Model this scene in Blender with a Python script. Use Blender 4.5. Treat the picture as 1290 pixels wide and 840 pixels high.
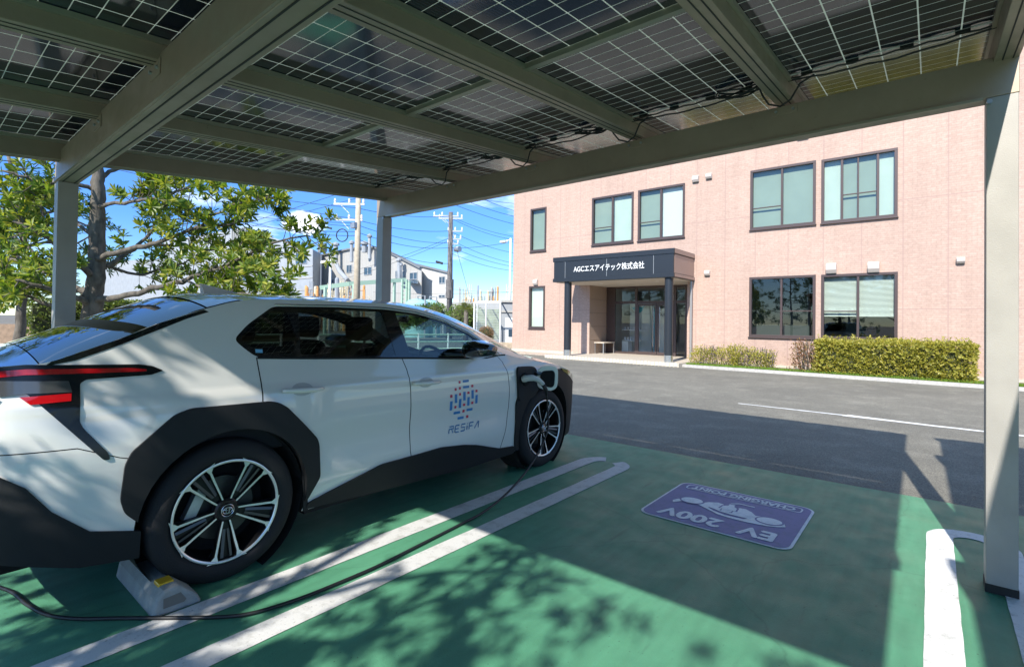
import bpy, math, random
from mathutils import Vector, Matrix
from mathutils.geometry import delaunay_2d_cdt
import numpy as np
random.seed(7)
R = math.radians
for o in list(bpy.data.objects): bpy.data.objects.remove(o)
scene = bpy.context.scene
COL = scene.collection

# ------------------------------------------------------------------ camera
cam_d = bpy.data.cameras.new('camera'); cam = bpy.data.objects.new('camera', cam_d); COL.objects.link(cam)
scene.camera = cam
F, PX, PY = 642.33, 642.5, 395.8
yaw, pitch, roll = 0.690551, 0.0128279, 0.0135340
fw = Vector((-math.sin(yaw)*math.cos(pitch), math.cos(yaw)*math.cos(pitch), math.sin(pitch)))
rt = Vector((math.cos(yaw), math.sin(yaw), 0)); up = rt.cross(fw)
r2 = rt*math.cos(roll)+up*math.sin(roll); u2 = -rt*math.sin(roll)+up*math.cos(roll)
m = Matrix((r2, u2, -fw)).transposed().to_4x4(); m.translation = (0, 0, 1.385)
cam.matrix_world = m
cam_d.sensor_width = 36; cam_d.sensor_fit = 'HORIZONTAL'; cam_d.lens = 36*F/1290
cam_d.shift_x = (645-PX)/1290; cam_d.shift_y = (PY-420)/1290
cam_d.clip_start = 0.05; cam_d.clip_end = 3000

# ------------------------------------------------------------------ sky and sun
SUN_EL = R(39.0); SX, SY = 0.164, -0.986
world = bpy.data.worlds.new('World'); scene.world = world; world.use_nodes = True
nt = world.node_tree; nt.nodes.clear()
wo = nt.nodes.new('ShaderNodeOutputWorld'); bg = nt.nodes.new('ShaderNodeBackground')
sky = nt.nodes.new('ShaderNodeTexSky'); sky.sky_type = 'NISHITA'; sky.sun_disc = False
sky.sun_elevation = SUN_EL; sky.sun_rotation = math.atan2(SX, SY)
sky.air_density = 1.0; sky.dust_density = 0.0; sky.ozone_density = 2.2
bg.inputs['Strength'].default_value = 0.15
def wn(t): return nt.nodes.new(t)
tc = wn('ShaderNodeTexCoord')
# clouds: noise bands over the sky, kept to wispy streaks and a few puffs
mp = wn('ShaderNodeMapping'); mp.inputs['Scale'].default_value = (1.0, 1.0, 3.6)
nz = wn('ShaderNodeTexNoise'); nz.inputs['Scale'].default_value = 2.6; nz.inputs['Detail'].default_value = 9; nz.inputs['Roughness'].default_value = .58
cr = wn('ShaderNodeValToRGB'); cr.color_ramp.elements[0].position = .57; cr.color_ramp.elements[1].position = .78
cr.color_ramp.elements[0].color = (0, 0, 0, 1); cr.color_ramp.elements[1].color = (.75, .75, .75, 1)
nt.links.new(tc.outputs['Generated'], mp.inputs['Vector']); nt.links.new(mp.outputs['Vector'], nz.inputs['Vector']); nt.links.new(nz.outputs['Fac'], cr.inputs['Fac'])
# one cumulus over the roofs
def puff(dirv, radius, sz, nscale, thr):
    d = Vector(dirv).normalized()
    sub = wn('ShaderNodeVectorMath'); sub.operation = 'SUBTRACT'; sub.inputs[1].default_value = d
    nrm = wn('ShaderNodeVectorMath'); nrm.operation = 'NORMALIZE'
    nt.links.new(tc.outputs['Generated'], nrm.inputs[0]); nt.links.new(nrm.outputs[0], sub.inputs[0])
    ml = wn('ShaderNodeVectorMath'); ml.operation = 'MULTIPLY'; ml.inputs[1].default_value = (1/radius, 1/radius, 1/(radius*sz))
    nt.links.new(sub.outputs[0], ml.inputs[0])
    ln = wn('ShaderNodeVectorMath'); ln.operation = 'LENGTH'; nt.links.new(ml.outputs[0], ln.inputs[0])
    n2 = wn('ShaderNodeTexNoise'); n2.inputs['Scale'].default_value = nscale; n2.inputs['Detail'].default_value = 7
    nt.links.new(nrm.outputs[0], n2.inputs['Vector'])
    ad = wn('ShaderNodeMath'); ad.operation = 'MULTIPLY_ADD'; ad.inputs[1].default_value = 1.7; ad.inputs[2].default_value = -.85
    nt.links.new(n2.outputs['Fac'], ad.inputs[0])
    s2 = wn('ShaderNodeMath'); s2.operation = 'ADD'; nt.links.new(ln.outputs['Value'], s2.inputs[0]); nt.links.new(ad.outputs[0], s2.inputs[1])
    mr = wn('ShaderNodeMapRange'); mr.inputs['From Min'].default_value = thr; mr.inputs['From Max'].default_value = thr-.5
    nt.links.new(s2.outputs[0], mr.inputs['Value'])
    return mr.outputs[0]
p1 = puff((-0.868, 0.467, 0.167), .042, .55, 16, 1.0)
mx = wn('ShaderNodeMath'); mx.operation = 'MAXIMUM'; nt.links.new(p1, mx.inputs[0]); nt.links.new(cr.outputs['Color'], mx.inputs[1])
mix = wn('ShaderNodeMixRGB'); nt.links.new(mx.outputs[0], mix.inputs['Fac'])
hs = wn('ShaderNodeHueSaturation'); hs.inputs['Saturation'].default_value = 1.15; hs.inputs['Value'].default_value = 1.0
bl = wn('ShaderNodeMixRGB'); bl.blend_type = 'MULTIPLY'; bl.inputs['Fac'].default_value = 1; 
sxyz = wn('ShaderNodeSeparateXYZ'); nt.links.new(tc.outputs['Generated'], sxyz.inputs[0])
hr = wn('ShaderNodeValToRGB'); e_ = hr.color_ramp.elements; e_[0].position = .0; e_[0].color = (.44, .54, .66, 1); e_[1].position = .56; e_[1].color = (1.30, 1.20, 1.02, 1)
q_ = hr.color_ramp.elements.new(.16); q_.color = (.30, .46, .78, 1); q_ = hr.color_ramp.elements.new(.30); q_.color = (.42, .58, .88, 1)
q_ = hr.color_ramp.elements.new(.40); q_.color = (.80, .90, .98, 1)
nt.links.new(sxyz.outputs[2], hr.inputs['Fac']); nt.links.new(hr.outputs['Color'], bl.inputs['Color2'])
nt.links.new(sky.outputs[0], hs.inputs['Color'])
nt.links.new(hs.outputs[0], bl.inputs['Color1']); nt.links.new(bl.outputs[0], mix.inputs['Color1']); mix.inputs['Color2'].default_value = (9.5, 9.8, 10.4, 1)
nt.links.new(mix.outputs[0], bg.inputs['Color']); nt.links.new(bg.outputs[0], wo.inputs[0])

sun_d = bpy.data.lights.new('sun', 'SUN'); sun = bpy.data.objects.new('sun', sun_d); COL.objects.link(sun)
sun_d.energy = 3.75; sun_d.angle = R(0.55); sun_d.color = (1, .95, .87)
sdir = Vector((SX*math.cos(SUN_EL), SY*math.cos(SUN_EL), math.sin(SUN_EL)))
sun.rotation_euler = (-sdir).to_track_quat('-Z', 'Y').to_euler(); sun.location = (2, -12, 12)
scene.view_settings.view_transform = 'Standard'; scene.view_settings.look = 'None'
scene.view_settings.exposure = 1.03; scene.view_settings.gamma = 1
scene.render.engine = 'CYCLES'

# ------------------------------------------------------------------ material helpers
def mat(name, col, rough=.6, metal=0., var=.0, vscale=8., bump=0., bscale=40., coat=0., spec=.5, col2=None, coord='Object', detail=4., stretch=(1, 1, 1)):
    m = bpy.data.materials.new(name); m.use_nodes = True
    n = m.node_tree.nodes; l = m.node_tree.links; b = n['Principled BSDF']
    b.inputs['Roughness'].default_value = rough; b.inputs['Metallic'].default_value = metal
    b.inputs['Specular IOR Level'].default_value = spec
    b.inputs['Base Color'].default_value = (*col, 1)
    if coat: b.inputs['Coat Weight'].default_value = coat; b.inputs['Coat Roughness'].default_value = .04
    if var or bump:
        t = n.new('ShaderNodeTexCoord'); mp = n.new('ShaderNodeMapping'); mp.inputs['Scale'].default_value = stretch
        l.new(t.outputs[coord], mp.inputs['Vector'])
    if var:
        z = n.new('ShaderNodeTexNoise'); z.inputs['Scale'].default_value = vscale; z.inputs['Detail'].default_value = detail
        l.new(mp.outputs[0], z.inputs['Vector'])
        r = n.new('ShaderNodeValToRGB'); r.color_ramp.elements[0].position = .3; r.color_ramp.elements[1].position = .7
        c2 = col2 or tuple(min(1, c*(1+var)) for c in col)
        r.color_ramp.elements[0].color = (*[c*(1-var) for c in col], 1); r.color_ramp.elements[1].color = (*c2, 1)
        l.new(z.outputs['Fac'], r.inputs['Fac']); l.new(r.outputs['Color'], b.inputs['Base Color'])
    if bump:
        z2 = n.new('ShaderNodeTexNoise'); z2.inputs['Scale'].default_value = bscale; z2.inputs['Detail'].default_value = 6
        l.new(mp.outputs[0], z2.inputs['Vector'])
        bp = n.new('ShaderNodeBump'); bp.inputs['Strength'].default_value = bump; bp.inputs['Distance'].default_value = .01
        l.new(z2.outputs['Fac'], bp.inputs['Height']); l.new(bp.outputs[0], b.inputs['Normal'])
    return m

def glass_mat(name, tint, refl=1.0, rough=0.0, ior=1.5):
    m = bpy.data.materials.new(name); m.use_nodes = True
    n = m.node_tree.nodes; l = m.node_tree.links; n.clear()
    o = n.new('ShaderNodeOutputMaterial'); mx = n.new('ShaderNodeMixShader'); tr = n.new('ShaderNodeBsdfTransparent'); gl = n.new('ShaderNodeBsdfGlossy')
    # Schlick reflectance from the angle of view, the same from both faces of the pane
    ge = n.new('ShaderNodeNewGeometry'); dp = n.new('ShaderNodeVectorMath'); dp.operation = 'DOT_PRODUCT'; l.new(ge.outputs['Incoming'], dp.inputs[0]); l.new(ge.outputs['Normal'], dp.inputs[1])
    def mth(op, a, b_=None):
        q = n.new('ShaderNodeMath'); q.operation = op
        for i, v in enumerate((a, b_)):
            if v is None: continue
            if isinstance(v, (int, float)): q.inputs[i].default_value = v
            else: l.new(v, q.inputs[i])
        return q.outputs[0]
    r0 = ((ior-1)/(ior+1))**2*1.8
    fr_ = mth('ADD', mth('MULTIPLY', mth('POWER', mth('SUBTRACT', 1.0, mth('ABSOLUTE', dp.outputs['Value'])), 5.0), 1-r0), r0)
    tr.inputs['Color'].default_value = (*tint, 1); gl.inputs['Roughness'].default_value = rough; gl.inputs['Color'].default_value = (refl, refl, refl, 1)
    l.new(fr_, mx.inputs[0]); l.new(tr.outputs[0], mx.inputs[1]); l.new(gl.outputs[0], mx.inputs[2]); l.new(mx.outputs[0], o.inputs[0])
    return m

# ------------------------------------------------------------------ mesh helpers
class MB:
    def __init__(s): s.v = []; s.f = []
    def add(s, vs, fs):
        k = len(s.v); s.v += [tuple(v) for v in vs]; s.f += [tuple(i+k for i in f) for f in fs]; return s
    def box(s, a, b):
        x0, y0, z0 = [min(i, j) for i, j in zip(a, b)]; x1, y1, z1 = [max(i, j) for i, j in zip(a, b)]
        return s.add([(x0,y0,z0),(x1,y0,z0),(x1,y1,z0),(x0,y1,z0),(x0,y0,z1),(x1,y0,z1),(x1,y1,z1),(x0,y1,z1)],
                     [(0,3,2,1),(4,5,6,7),(0,1,5,4),(1,2,6,5),(2,3,7,6),(3,0,4,7)])
    def hexa(s, p): return s.add(p, [(0,3,2,1),(4,5,6,7),(0,1,5,4),(1,2,6,5),(2,3,7,6),(3,0,4,7)])
    def bar(s, a, b, w, h, upv=(0, 0, 1)):
        a = Vector(a); b = Vector(b); d = (b-a).normalized(); x = d.cross(Vector(upv))
        if x.length < 1e-4: x = d.cross(Vector((0, 1, 0)))
        x.normalize(); y = x.cross(d); q = []
        for c in (a, b):
            for i, j in ((-1,-1),(1,-1),(1,1),(-1,1)): q.append(c+x*i*w/2+y*j*h/2)
        return s.add(q, [(0,1,2,3),(7,6,5,4),(0,4,5,1),(1,5,6,2),(2,6,7,3),(3,7,4,0)])
    def tube(s, pts, r, n=8, caps=True):
        pts = [Vector(p) for p in pts]; rs = r if isinstance(r, (list, tuple)) else [r]*len(pts)
        k = len(s.v); ref = None
        for i, p in enumerate(pts):
            d = (pts[min(i+1, len(pts)-1)]-pts[max(i-1, 0)]).normalized()
            if ref is None:
                ref = d.cross(Vector((0, 0, 1)))
                if ref.length < .1: ref = d.cross(Vector((1, 0, 0)))
            ref = (ref-d*ref.dot(d)).normalized(); q = d.cross(ref)
            for j in range(n):
                a = 2*math.pi*j/n; s.v.append(tuple(p+(ref*math.cos(a)+q*math.sin(a))*rs[i]))
        for i in range(len(pts)-1):
            for j in range(n):
                a = k+i*n+j; b = k+i*n+(j+1) % n; s.f.append((a, b, b+n, a+n))
        if caps:
            s.f.append(tuple(k+j for j in range(n))[::-1]); e = k+(len(pts)-1)*n; s.f.append(tuple(e+j for j in range(n)))
        return s
    def lathe(s, prof, c=(0, 0, 0), axis='x', n=64, sgn=1):
        # prof: list of (axial, radius)
        k = len(s.v)
        for a, r in prof:
            for j in range(n):
                t = 2*math.pi*j/n; u, v = r*math.cos(t), r*math.sin(t)
                p = {'x': (a*sgn, u, v), 'y': (u, a*sgn, v), 'z': (u, v, a*sgn)}[axis]
                s.v.append((p[0]+c[0], p[1]+c[1], p[2]+c[2]))
        for i in range(len(prof)-1):
            for j in range(n):
                a = k+i*n+j; b = k+i*n+(j+1) % n
                s.f.append((a, b, b+n, a+n))
        return s
    def prism(s, poly, fn0, fn1):
        # poly 2D, fn0/fn1 map to 3D (bottom / top); fan-free ngon caps
        k = len(s.v); n = len(poly)
        s.v += [tuple(fn0(*p)) for p in poly]+[tuple(fn1(*p)) for p in poly]
        s.f.append(tuple(range(k, k+n))[::-1]); s.f.append(tuple(range(k+n, k+2*n)))
        for i in range(n): j = (i+1) % n; s.f.append((k+i, k+j, k+n+j, k+n+i))
        return s
    def build(s, name, m, parent=None, smooth=False, bevel=0, abs_=True):
        off = parent['_o'] if (parent is not None and abs_ and '_o' in parent) else (0, 0, 0)
        me = bpy.data.meshes.new(name)
        me.from_pydata([(v[0]-off[0], v[1]-off[1], v[2]-off[2]) for v in s.v] if any(off) else s.v, [], s.f)
        o = bpy.data.objects.new(name, me); COL.objects.link(o)
        if m: me.materials.append(m)
        if parent is not None: o.parent = parent; 
        if parent is not None and '_o' in parent: o['_o'] = list(off)
        if smooth:
            me.polygons.foreach_set('use_smooth', [True]*len(me.polygons))
            if smooth != 'all': me.set_sharp_from_angle(angle=R(35))
        if bevel:
            b = o.modifiers.new('bevel', 'BEVEL'); b.width = bevel; b.segments = 2; b.limit_method = 'ANGLE'; b.angle_limit = R(40)
        me.update()
        return o

def tag(o, label=None, cat=None, group=None, kind=None):
    if label: o['label'] = label
    if cat: o['category'] = cat
    if group: o['group'] = group
    if kind: o['kind'] = kind
    return o
def thing(name, loc, label, cat, group=None):
    o = bpy.data.objects.new(name, None); COL.objects.link(o); o.location = loc; o['_o'] = list(map(float, loc)); o.empty_display_size = .2
    return tag(o, label, cat, group)
def copy_tree(o, parent=None):
    c = o.copy(); COL.objects.link(c); c.parent = parent
    for ch in list(o.children): copy_tree(ch, c)
    return c
def structure(o): o['kind'] = 'structure'; return o

# ------------------------------------------------------------------ ground
def node_mat(name):
    m = bpy.data.materials.new(name); m.use_nodes = True; return m, m.node_tree.nodes, m.node_tree.links, m.node_tree.nodes['Principled BSDF']
def noise(n, l, src, scale, detail=4, rough=.5):
    z = n.new('ShaderNodeTexNoise'); z.inputs['Scale'].default_value = scale; z.inputs['Detail'].default_value = detail; z.inputs['Roughness'].default_value = rough
    l.new(src, z.inputs['Vector']); return z.outputs['Fac']
def ramp(n, l, src, stops):
    r = n.new('ShaderNodeValToRGB'); e = r.color_ramp.elements
    e[0].position, e[0].color = stops[0][0], (*stops[0][1], 1); e[1].position, e[1].color = stops[1][0], (*stops[1][1], 1)
    for p, c in stops[2:]: q = e.new(p); q.color = (*c, 1)
    l.new(src, r.inputs['Fac']); return r.outputs['Color']
def mixc(n, l, fac, a, b, mode='MIX'):
    x = n.new('ShaderNodeMixRGB'); x.blend_type = mode
    for s, v in ((x.inputs['Fac'], fac), (x.inputs['Color1'], a), (x.inputs['Color2'], b)):
        if isinstance(v, (int, float)): s.default_value = v
        elif isinstance(v, tuple): s.default_value = (*v, 1)
        else: l.new(v, s)
    return x.outputs[0]
def objco(n): return n.new('ShaderNodeTexCoord').outputs['Object']
def bumpn(n, l, h, b, strength=.3, dist=.01):
    bp = n.new('ShaderNodeBump'); bp.inputs['Strength'].default_value = strength; bp.inputs['Distance'].default_value = dist
    l.new(h, bp.inputs['Height']); l.new(bp.outputs[0], b.inputs['Normal'])
g3 = lambda v: (v, v, v)

def asphalt():
    m, n, l, b = node_mat('asphalt'); c = objco(n)
    big = ramp(n, l, noise(n, l, c, .6, 6), [(.35, (.195, .184, .154)), (.65, (.245, .230, .190))])
    fine = ramp(n, l, noise(n, l, c, 95, 3, .7), [(.38, g3(.55)), (.66, g3(1.45))])
    st = ramp(n, l, noise(n, l, c, 2.2, 8, .62), [(.5, g3(.82)), (.62, g3(1.0))])
    l.new(mixc(n, l, 1.0, mixc(n, l, 1.0, big, fine, 'MULTIPLY'), st, 'MULTIPLY'), b.inputs['Base Color'])
    b.inputs['Roughness'].default_value = .85; bumpn(n, l, noise(n, l, c, 110, 3, .7), b, .5, .008); return m
M = {}
M['asphalt'] = asphalt()
def green_paint():
    m, n, l, b = node_mat('green_coating'); c = objco(n)
    big = ramp(n, l, noise(n, l, c, .9, 7, .6), [(.3, (.078, .26, .15)), (.7, (.095, .295, .175))])
    sp = noise(n, l, c, 60, 2, .5); spots = ramp(n, l, sp, [(.70, g3(0)), (.76, g3(1))])
    m2 = ramp(n, l, noise(n, l, c, 1.7, 10, .7), [(.66, g3(0)), (.80, g3(.8))])
    med = ramp(n, l, noise(n, l, c, 3.4, 9, .68), [(.36, g3(.90)), (.56, g3(1.0)), (.75, g3(1.05))]); big = mixc(n, l, 1., big, med, 'MULTIPLY')
    col = mixc(n, l, spots, big, (.03, .06, .045)); col = mixc(n, l, m2, col, (.10, .12, .085))
    # hairline cracks and rubber scuffs
    vo = n.new('ShaderNodeTexVoronoi'); vo.feature = 'DISTANCE_TO_EDGE'; vo.inputs['Scale'].default_value = .55
    wob = n.new('ShaderNodeTexNoise'); wob.inputs['Scale'].default_value = 3.5; wob.inputs['Detail'].default_value = 5; l.new(c, wob.inputs['Vector'])
    wv = n.new('ShaderNodeMixRGB'); wv.inputs['Fac'].default_value = .16; l.new(c, wv.inputs['Color1']); l.new(wob.outputs['Color'], wv.inputs['Color2']); l.new(wv.outputs[0], vo.inputs['Vector'])
    ck = ramp(n, l, vo.outputs['Distance'], [(.0, g3(.22)), (.0025, g3(0))]); col = mixc(n, l, ck, col, (.02, .05, .035))
    mp2 = n.new('ShaderNodeMapping'); mp2.inputs['Scale'].default_value = (5.5, .5, 1); l.new(c, mp2.inputs['Vector'])
    sc_ = ramp(n, l, noise(n, l, mp2.outputs[0], 1.6, 7, .66), [(.62, g3(0)), (.74, g3(.5))]); col = mixc(n, l, sc_, col, (.045, .10, .075))
    # roller streaks
    mp = n.new('ShaderNodeMapping'); mp.inputs['Scale'].default_value = (7, 1.1, 1); l.new(c, mp.inputs['Vector'])
    sk = ramp(n, l, noise(n, l, mp.outputs[0], 2.2, 5), [(.3, g3(.9)), (.7, g3(1.1))])
    l.new(mixc(n, l, 1., col, sk, 'MULTIPLY'), b.inputs['Base Color'])
    l.new(ramp(n, l, noise(n, l, c, 5, 5), [(.3, g3(.42)), (.7, g3(.62))]), b.inputs['Roughness'])
    bumpn(n, l, noise(n, l, c, 130, 4, .6), b, .35, .005); return m
M['green'] = green_paint()
def line_paint(name, col, dirt=(.36, .36, .33), lo=.70):
    m, n, l, b = node_mat(name); c = objco(n)
    w = ramp(n, l, noise(n, l, c, 9, 9, .72), [(.5, g3(0)), (lo+.05, g3(1))])
    sp = ramp(n, l, noise(n, l, c, 70, 3, .6), [(.62, g3(0)), (.72, g3(.7))])
    l.new(mixc(n, l, sp, mixc(n, l, w, col, dirt), tuple(x*.4 for x in col)), b.inputs['Base Color'])
    b.inputs['Roughness'].default_value = .65; bumpn(n, l, noise(n, l, c, 120, 4, .6), b, .3, .005); return m
M['line'] = line_paint('white_line_paint', (.62, .62, .60))
M['line_wht'] = line_paint('road_line_paint', (.75, .75, .74))

def sheet(name, x0, y0, x1, y1, z, m):
    return MB().add([(x0,y0,z),(x1,y0,z),(x1,y1,z),(x0,y1,z)], [(0,1,2,3)]).build(name, m)
M['dirt'] = mat('dirt', (.17, .15, .12), .95, var=.3, vscale=.4, bump=.4, bscale=20)
structure(sheet('ground', -900, -900, 900, 900, -.008, M['dirt']))
structure(sheet('asphalt_road', -60, -30, 30, 60, -.004, M['asphalt']))
structure(sheet('parking_surface', -7.9, -3.4, 12, 5.32, 0, M['green']))

def fillpoly(polys, z, tri=True):
    vs, es, k = [], [], 0
    for p in polys:
        n = len(p); vs += [Vector(q) for q in p]; es += [(k+i, k+(i+1) % n) for i in range(n)]; k += n
    return vs, es
def inside(poly, x, y):
    c = False; j = len(poly)-1
    for i in range(len(poly)):
        xi, yi = poly[i]; xj, yj = poly[j]
        if (yi > y) != (yj > y) and x < (xj-xi)*(y-yi)/(yj-yi)+xi: c = not c
        j = i
    return c
def flat_shape(name, polys, z, m, parent=None, keep=None, xf=None, thick=0):
    """even-odd filled flat shape from closed polygons"""
    vs, es = fillpoly(polys, z)
    V, E, Fc, *_ = delaunay_2d_cdt(vs, es, [], 0, 1e-5)
    f = []
    for t in Fc:
        cx = sum(V[i][0] for i in t)/3; cy = sum(V[i][1] for i in t)/3
        if sum(inside(p, cx, cy) for p in polys) % 2: f.append(tuple(t))
    xf = xf or (lambda x, y, q: (x, y, z+q))
    mb = MB(); n = len(V)
    if thick:
        vv = [xf(p[0], p[1], thick) for p in V]+[xf(p[0], p[1], 0) for p in V]
        ff = list(f)
        ec = {}
        for t in f:
            for a, b in ((t[0], t[1]), (t[1], t[2]), (t[2], t[0])): ec.setdefault((min(a, b), max(a, b)), []).append((a, b))
        for k_, lst in ec.items():
            if len(lst) == 1: a, b = lst[0]; ff.append((a, a+n, b+n, b))
        mb.add(vv, ff)
    else: mb.add([xf(p[0], p[1], 0) for p in V], f)
    return mb.build(name, m, parent)
def stroke(pts, w, cap=True):
    """outline polygon of a wide polyline"""
    L, Rr = [], []
    for i, p in enumerate(pts):
        a = pts[max(i-1, 0)]; b = pts[min(i+1, len(pts)-1)]
        dx, dy = b[0]-a[0], b[1]-a[1]; d = math.hypot(dx, dy); nx, ny = -dy/d, dx/d
        j = random.uniform(-.0015, .0015)
        L.append((p[0]+nx*(w/2+j), p[1]+ny*(w/2+j))); Rr.append((p[0]-nx*w/2, p[1]-ny*w/2))
    return L+Rr[::-1]
def seg(a, b, n): return [(a[0]+(b[0]-a[0])*i/n, a[1]+(b[1]-a[1])*i/n) for i in range(n+1)]
def arc(cx, cy, r, a0, a1, n=12): return [(cx+r*math.cos(R(a0+(a1-a0)*i/n)), cy+r*math.sin(R(a0+(a1-a0)*i/n))) for i in range(n+1)]
def ragged(poly, amp=.0016, step=.07):
    o = []
    for i in range(len(poly)):
        a, b = poly[i], poly[(i+1) % len(poly)]; d = math.hypot(b[0]-a[0], b[1]-a[1]); n = max(1, int(d/step))
        for k in range(n):
            t = k/n; o.append((a[0]+(b[0]-a[0])*t+random.uniform(-amp, amp), a[1]+(b[1]-a[1])*t+random.uniform(-amp, amp)))
    return o
# the hairpin between the two bays, open at its tip, and the one by the right post
h1 = stroke(seg((-2.65, -3.2), (-2.65, 4.35), 30)+arc(-2.45, 4.42, .20, 172, 112, 6), .15)
h2 = stroke(seg((-2.27, -3.2), (-2.27, 4.35), 30)+arc(-2.44, 4.42, .17, 8, 70, 6), .14)
mk = thing('bay_marking', (-2.45, 0, 0), 'worn white hairpin line between the two bays, the charging cable crossing it', 'marking', 'hairpin lines painted between the bays')
flat_shape('stripe', [ragged(h1)], .004, M['line'], mk); flat_shape('stripe', [ragged(h2)], .004, M['line'], mk)
mk2 = thing('bay_marking', (.2, 0, 0), 'white hairpin line running under the right carport post', 'marking', 'hairpin lines painted between the bays')
h3 = stroke(seg((.045, -3.2), (.045, 4.38), 30)+arc(.205, 4.42, .16, 180, 90, 8)+arc(.205, 4.42, .16, 90, 0, 8)+seg((.365, 4.38), (.365, -3.2), 30), .135)
flat_shape('stripe', [ragged(h3, .0012)], .004, M['line_wht'], mk2)
# road line on the asphalt: thin, thicker in the middle
tag(flat_shape('road_marking', [ragged([(-2.6, 9.40), (-1.05, 9.34), (-1.05, 9.30), (.05, 9.24), (1.9, 9.2), (1.9, 9.27), (.05, 9.36), (-1.0, 9.48), (-1.0, 9.42), (-2.6, 9.46)], .006)], .0, M['line_wht']), 'thin white line painted on the grey asphalt in front of the office', 'marking')

# ------------------------------------------------------------------ text
def text_mesh(txt, size, spacing=1., italic=0):
    """returns verts2d, faces"""
    c = bpy.data.curves.new('txt', 'FONT'); c.body = txt; c.size = size; c.space_character = spacing; c.shear = italic
    c.align_x = 'CENTER'; c.align_y = 'CENTER'; c.resolution_u = 3
    o = bpy.data.objects.new('txt', c); COL.objects.link(o)
    dg = bpy.context.evaluated_depsgraph_get(); dg.update(); me = bpy.data.meshes.new_from_object(o.evaluated_get(dg))
    vs = [(v.co.x, v.co.y) for v in me.vertices]; fs = [tuple(p.vertices) for p in me.polygons]
    bpy.data.objects.remove(o); bpy.data.curves.remove(c); bpy.data.meshes.remove(me)
    return vs, fs
def fit(vs, w, h, bold=0):
    x0 = min(v[0] for v in vs); x1 = max(v[0] for v in vs); y0 = min(v[1] for v in vs); y1 = max(v[1] for v in vs)
    return [((v[0]-(x0+x1)/2)*w/(x1-x0), (v[1]-(y0+y1)/2)*h/(y1-y0)) for v in vs]

# ------------------------------------------------------------------ EV sign painted on the ground
M['sign_blue'] = line_paint('sign_blue_paint', (.22, .21, .40), (.14, .17, .24), .72)
M['sign_white'] = line_paint('sign_white_paint', (.84, .85, .88), (.55, .58, .64), .72)
def rrect(cx, cy, w, h, r, n=6):
    p = []
    for sx, sy, a in ((1, 1, 0), (-1, 1, 90), (-1, -1, 180), (1, -1, 270)):
        p += arc(cx+sx*(w/2-r), cy+sy*(h/2-r), r, a, a+90, n)
    return p
es = thing('charging_sign', (-1.16, 3.96, 0), 'blue and white EV 200V charging point sign painted on the green ground', 'ground sign')
SC = (-1.16, 3.965)
flat_shape('border', [rrect(*SC, 1.0, .93, .09)], .004, M['sign_white'], es)
flat_shape('panel', [rrect(*SC, .965, .895, .075)], .0065, M['sign_blue'], es)
def sgn_text(name, txt, w, h, ox, oy, bold=.0):
    vs, fs = text_mesh(txt, .2); vs = fit(vs, w, h)
    mb = MB(); mb.add([(SC[0]-(x+ox), SC[1]-(y+oy), .0095) for x, y in vs], fs)
    if bold:
        for dx, dy, k in ((bold, 0, 1), (-bold, 0, 2), (0, bold, 3), (0, -bold, 4)): mb.add([(SC[0]-(x+ox+dx), SC[1]-(y+oy+dy), .0095+.0002*k) for x, y in vs], fs)
    return mb.build(name, M['sign_white'], es)
sgn_text('lettering', 'EV  200V', .76, .150, 0, .318, .008)
sgn_text('lettering', 'CHARGING POINT', .76, .070, 0, -.347, .0045)
S2 = lambda p: [(SC[0]-x, SC[1]-(y if abs(y) > .14 else y*1.22)) for x, y in p]
bx = rrect(0, -.347, .86, .115, .035); bi = rrect(0, -.347, .838, .093, .026)
flat_shape('frame', [S2(bx), S2(bi)], .0095, M['sign_white'], es)
def ell(cx, cy, a, b, n=28, rot=0): return [(cx+a*math.cos(t)*math.cos(rot)-b*math.sin(t)*math.sin(rot), cy+a*math.cos(t)*math.sin(rot)+b*math.sin(t)*math.cos(rot)) for t in [2*math.pi*i/n for i in range(n)]]
# two round heads cradled by long curved bodies, meeting at a plug
body = [(-.40, .06), (-.385, .02), (-.33, -.005), (-.25, -.02), (-.19, -.01), (-.15, -.055), (-.10, -.085), (-.06, -.08), (-.04, -.05), (.04, -.05), (.06, -.08), (.10, -.09), (.16, -.06), (.19, -.02), (.25, -.03), (.32, -.02), (.37, .01), (.39, .055),
        (.37, .095), (.33, .04), (.26, .015), (.20, .03), (.12, .07), (.03, .115), (-.06, .13), (-.17, .13), (-.29, .115), (-.36, .09)]
gap = [(-.14, .095), (-.02, .10), (.07, .075), (.13, .035), (.11, .03), (.03, .06), (-.05, .07), (-.16, .068)]
flat_shape('pictogram', [S2(body), S2(gap)], .0095, M['sign_white'], es)
for cx, cy in ((-.29, .028), (.27, -.015)):
    flat_shape('pictogram_ring', [S2(ell(cx, cy, .092, .064, rot=.1))], .0105, M['sign_blue'], es); flat_shape('pictogram_disc', [S2(ell(cx, cy, .080, .053, rot=.1))], .0115, M['sign_white'], es)
plug = [(-.055, .005), (-.05, -.05), (-.02, -.075), (-.02, -.105), (.02, -.105), (.02, -.075), (.05, -.05), (.055, .005), (.035, .005), (.035, .04), (.02, .04), (.02, .005), (-.02, .005), (-.02, .04), (-.035, .04), (-.035, .005)]
pin = [(x*1.22, y*1.12-.003) for x, y in plug]
flat_shape('pictogram_ring', [S2(pin)], .0105, M['sign_blue'], es); flat_shape('pictogram_plug', [S2(plug)], .0115, M['sign_white'], es)
flat_shape('frame', [S2(stroke([(.02, -.10), (.015, -.15), (-.03, -.19), (-.14, -.19)], .018))], .0095, M['sign_white'], es)

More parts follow.
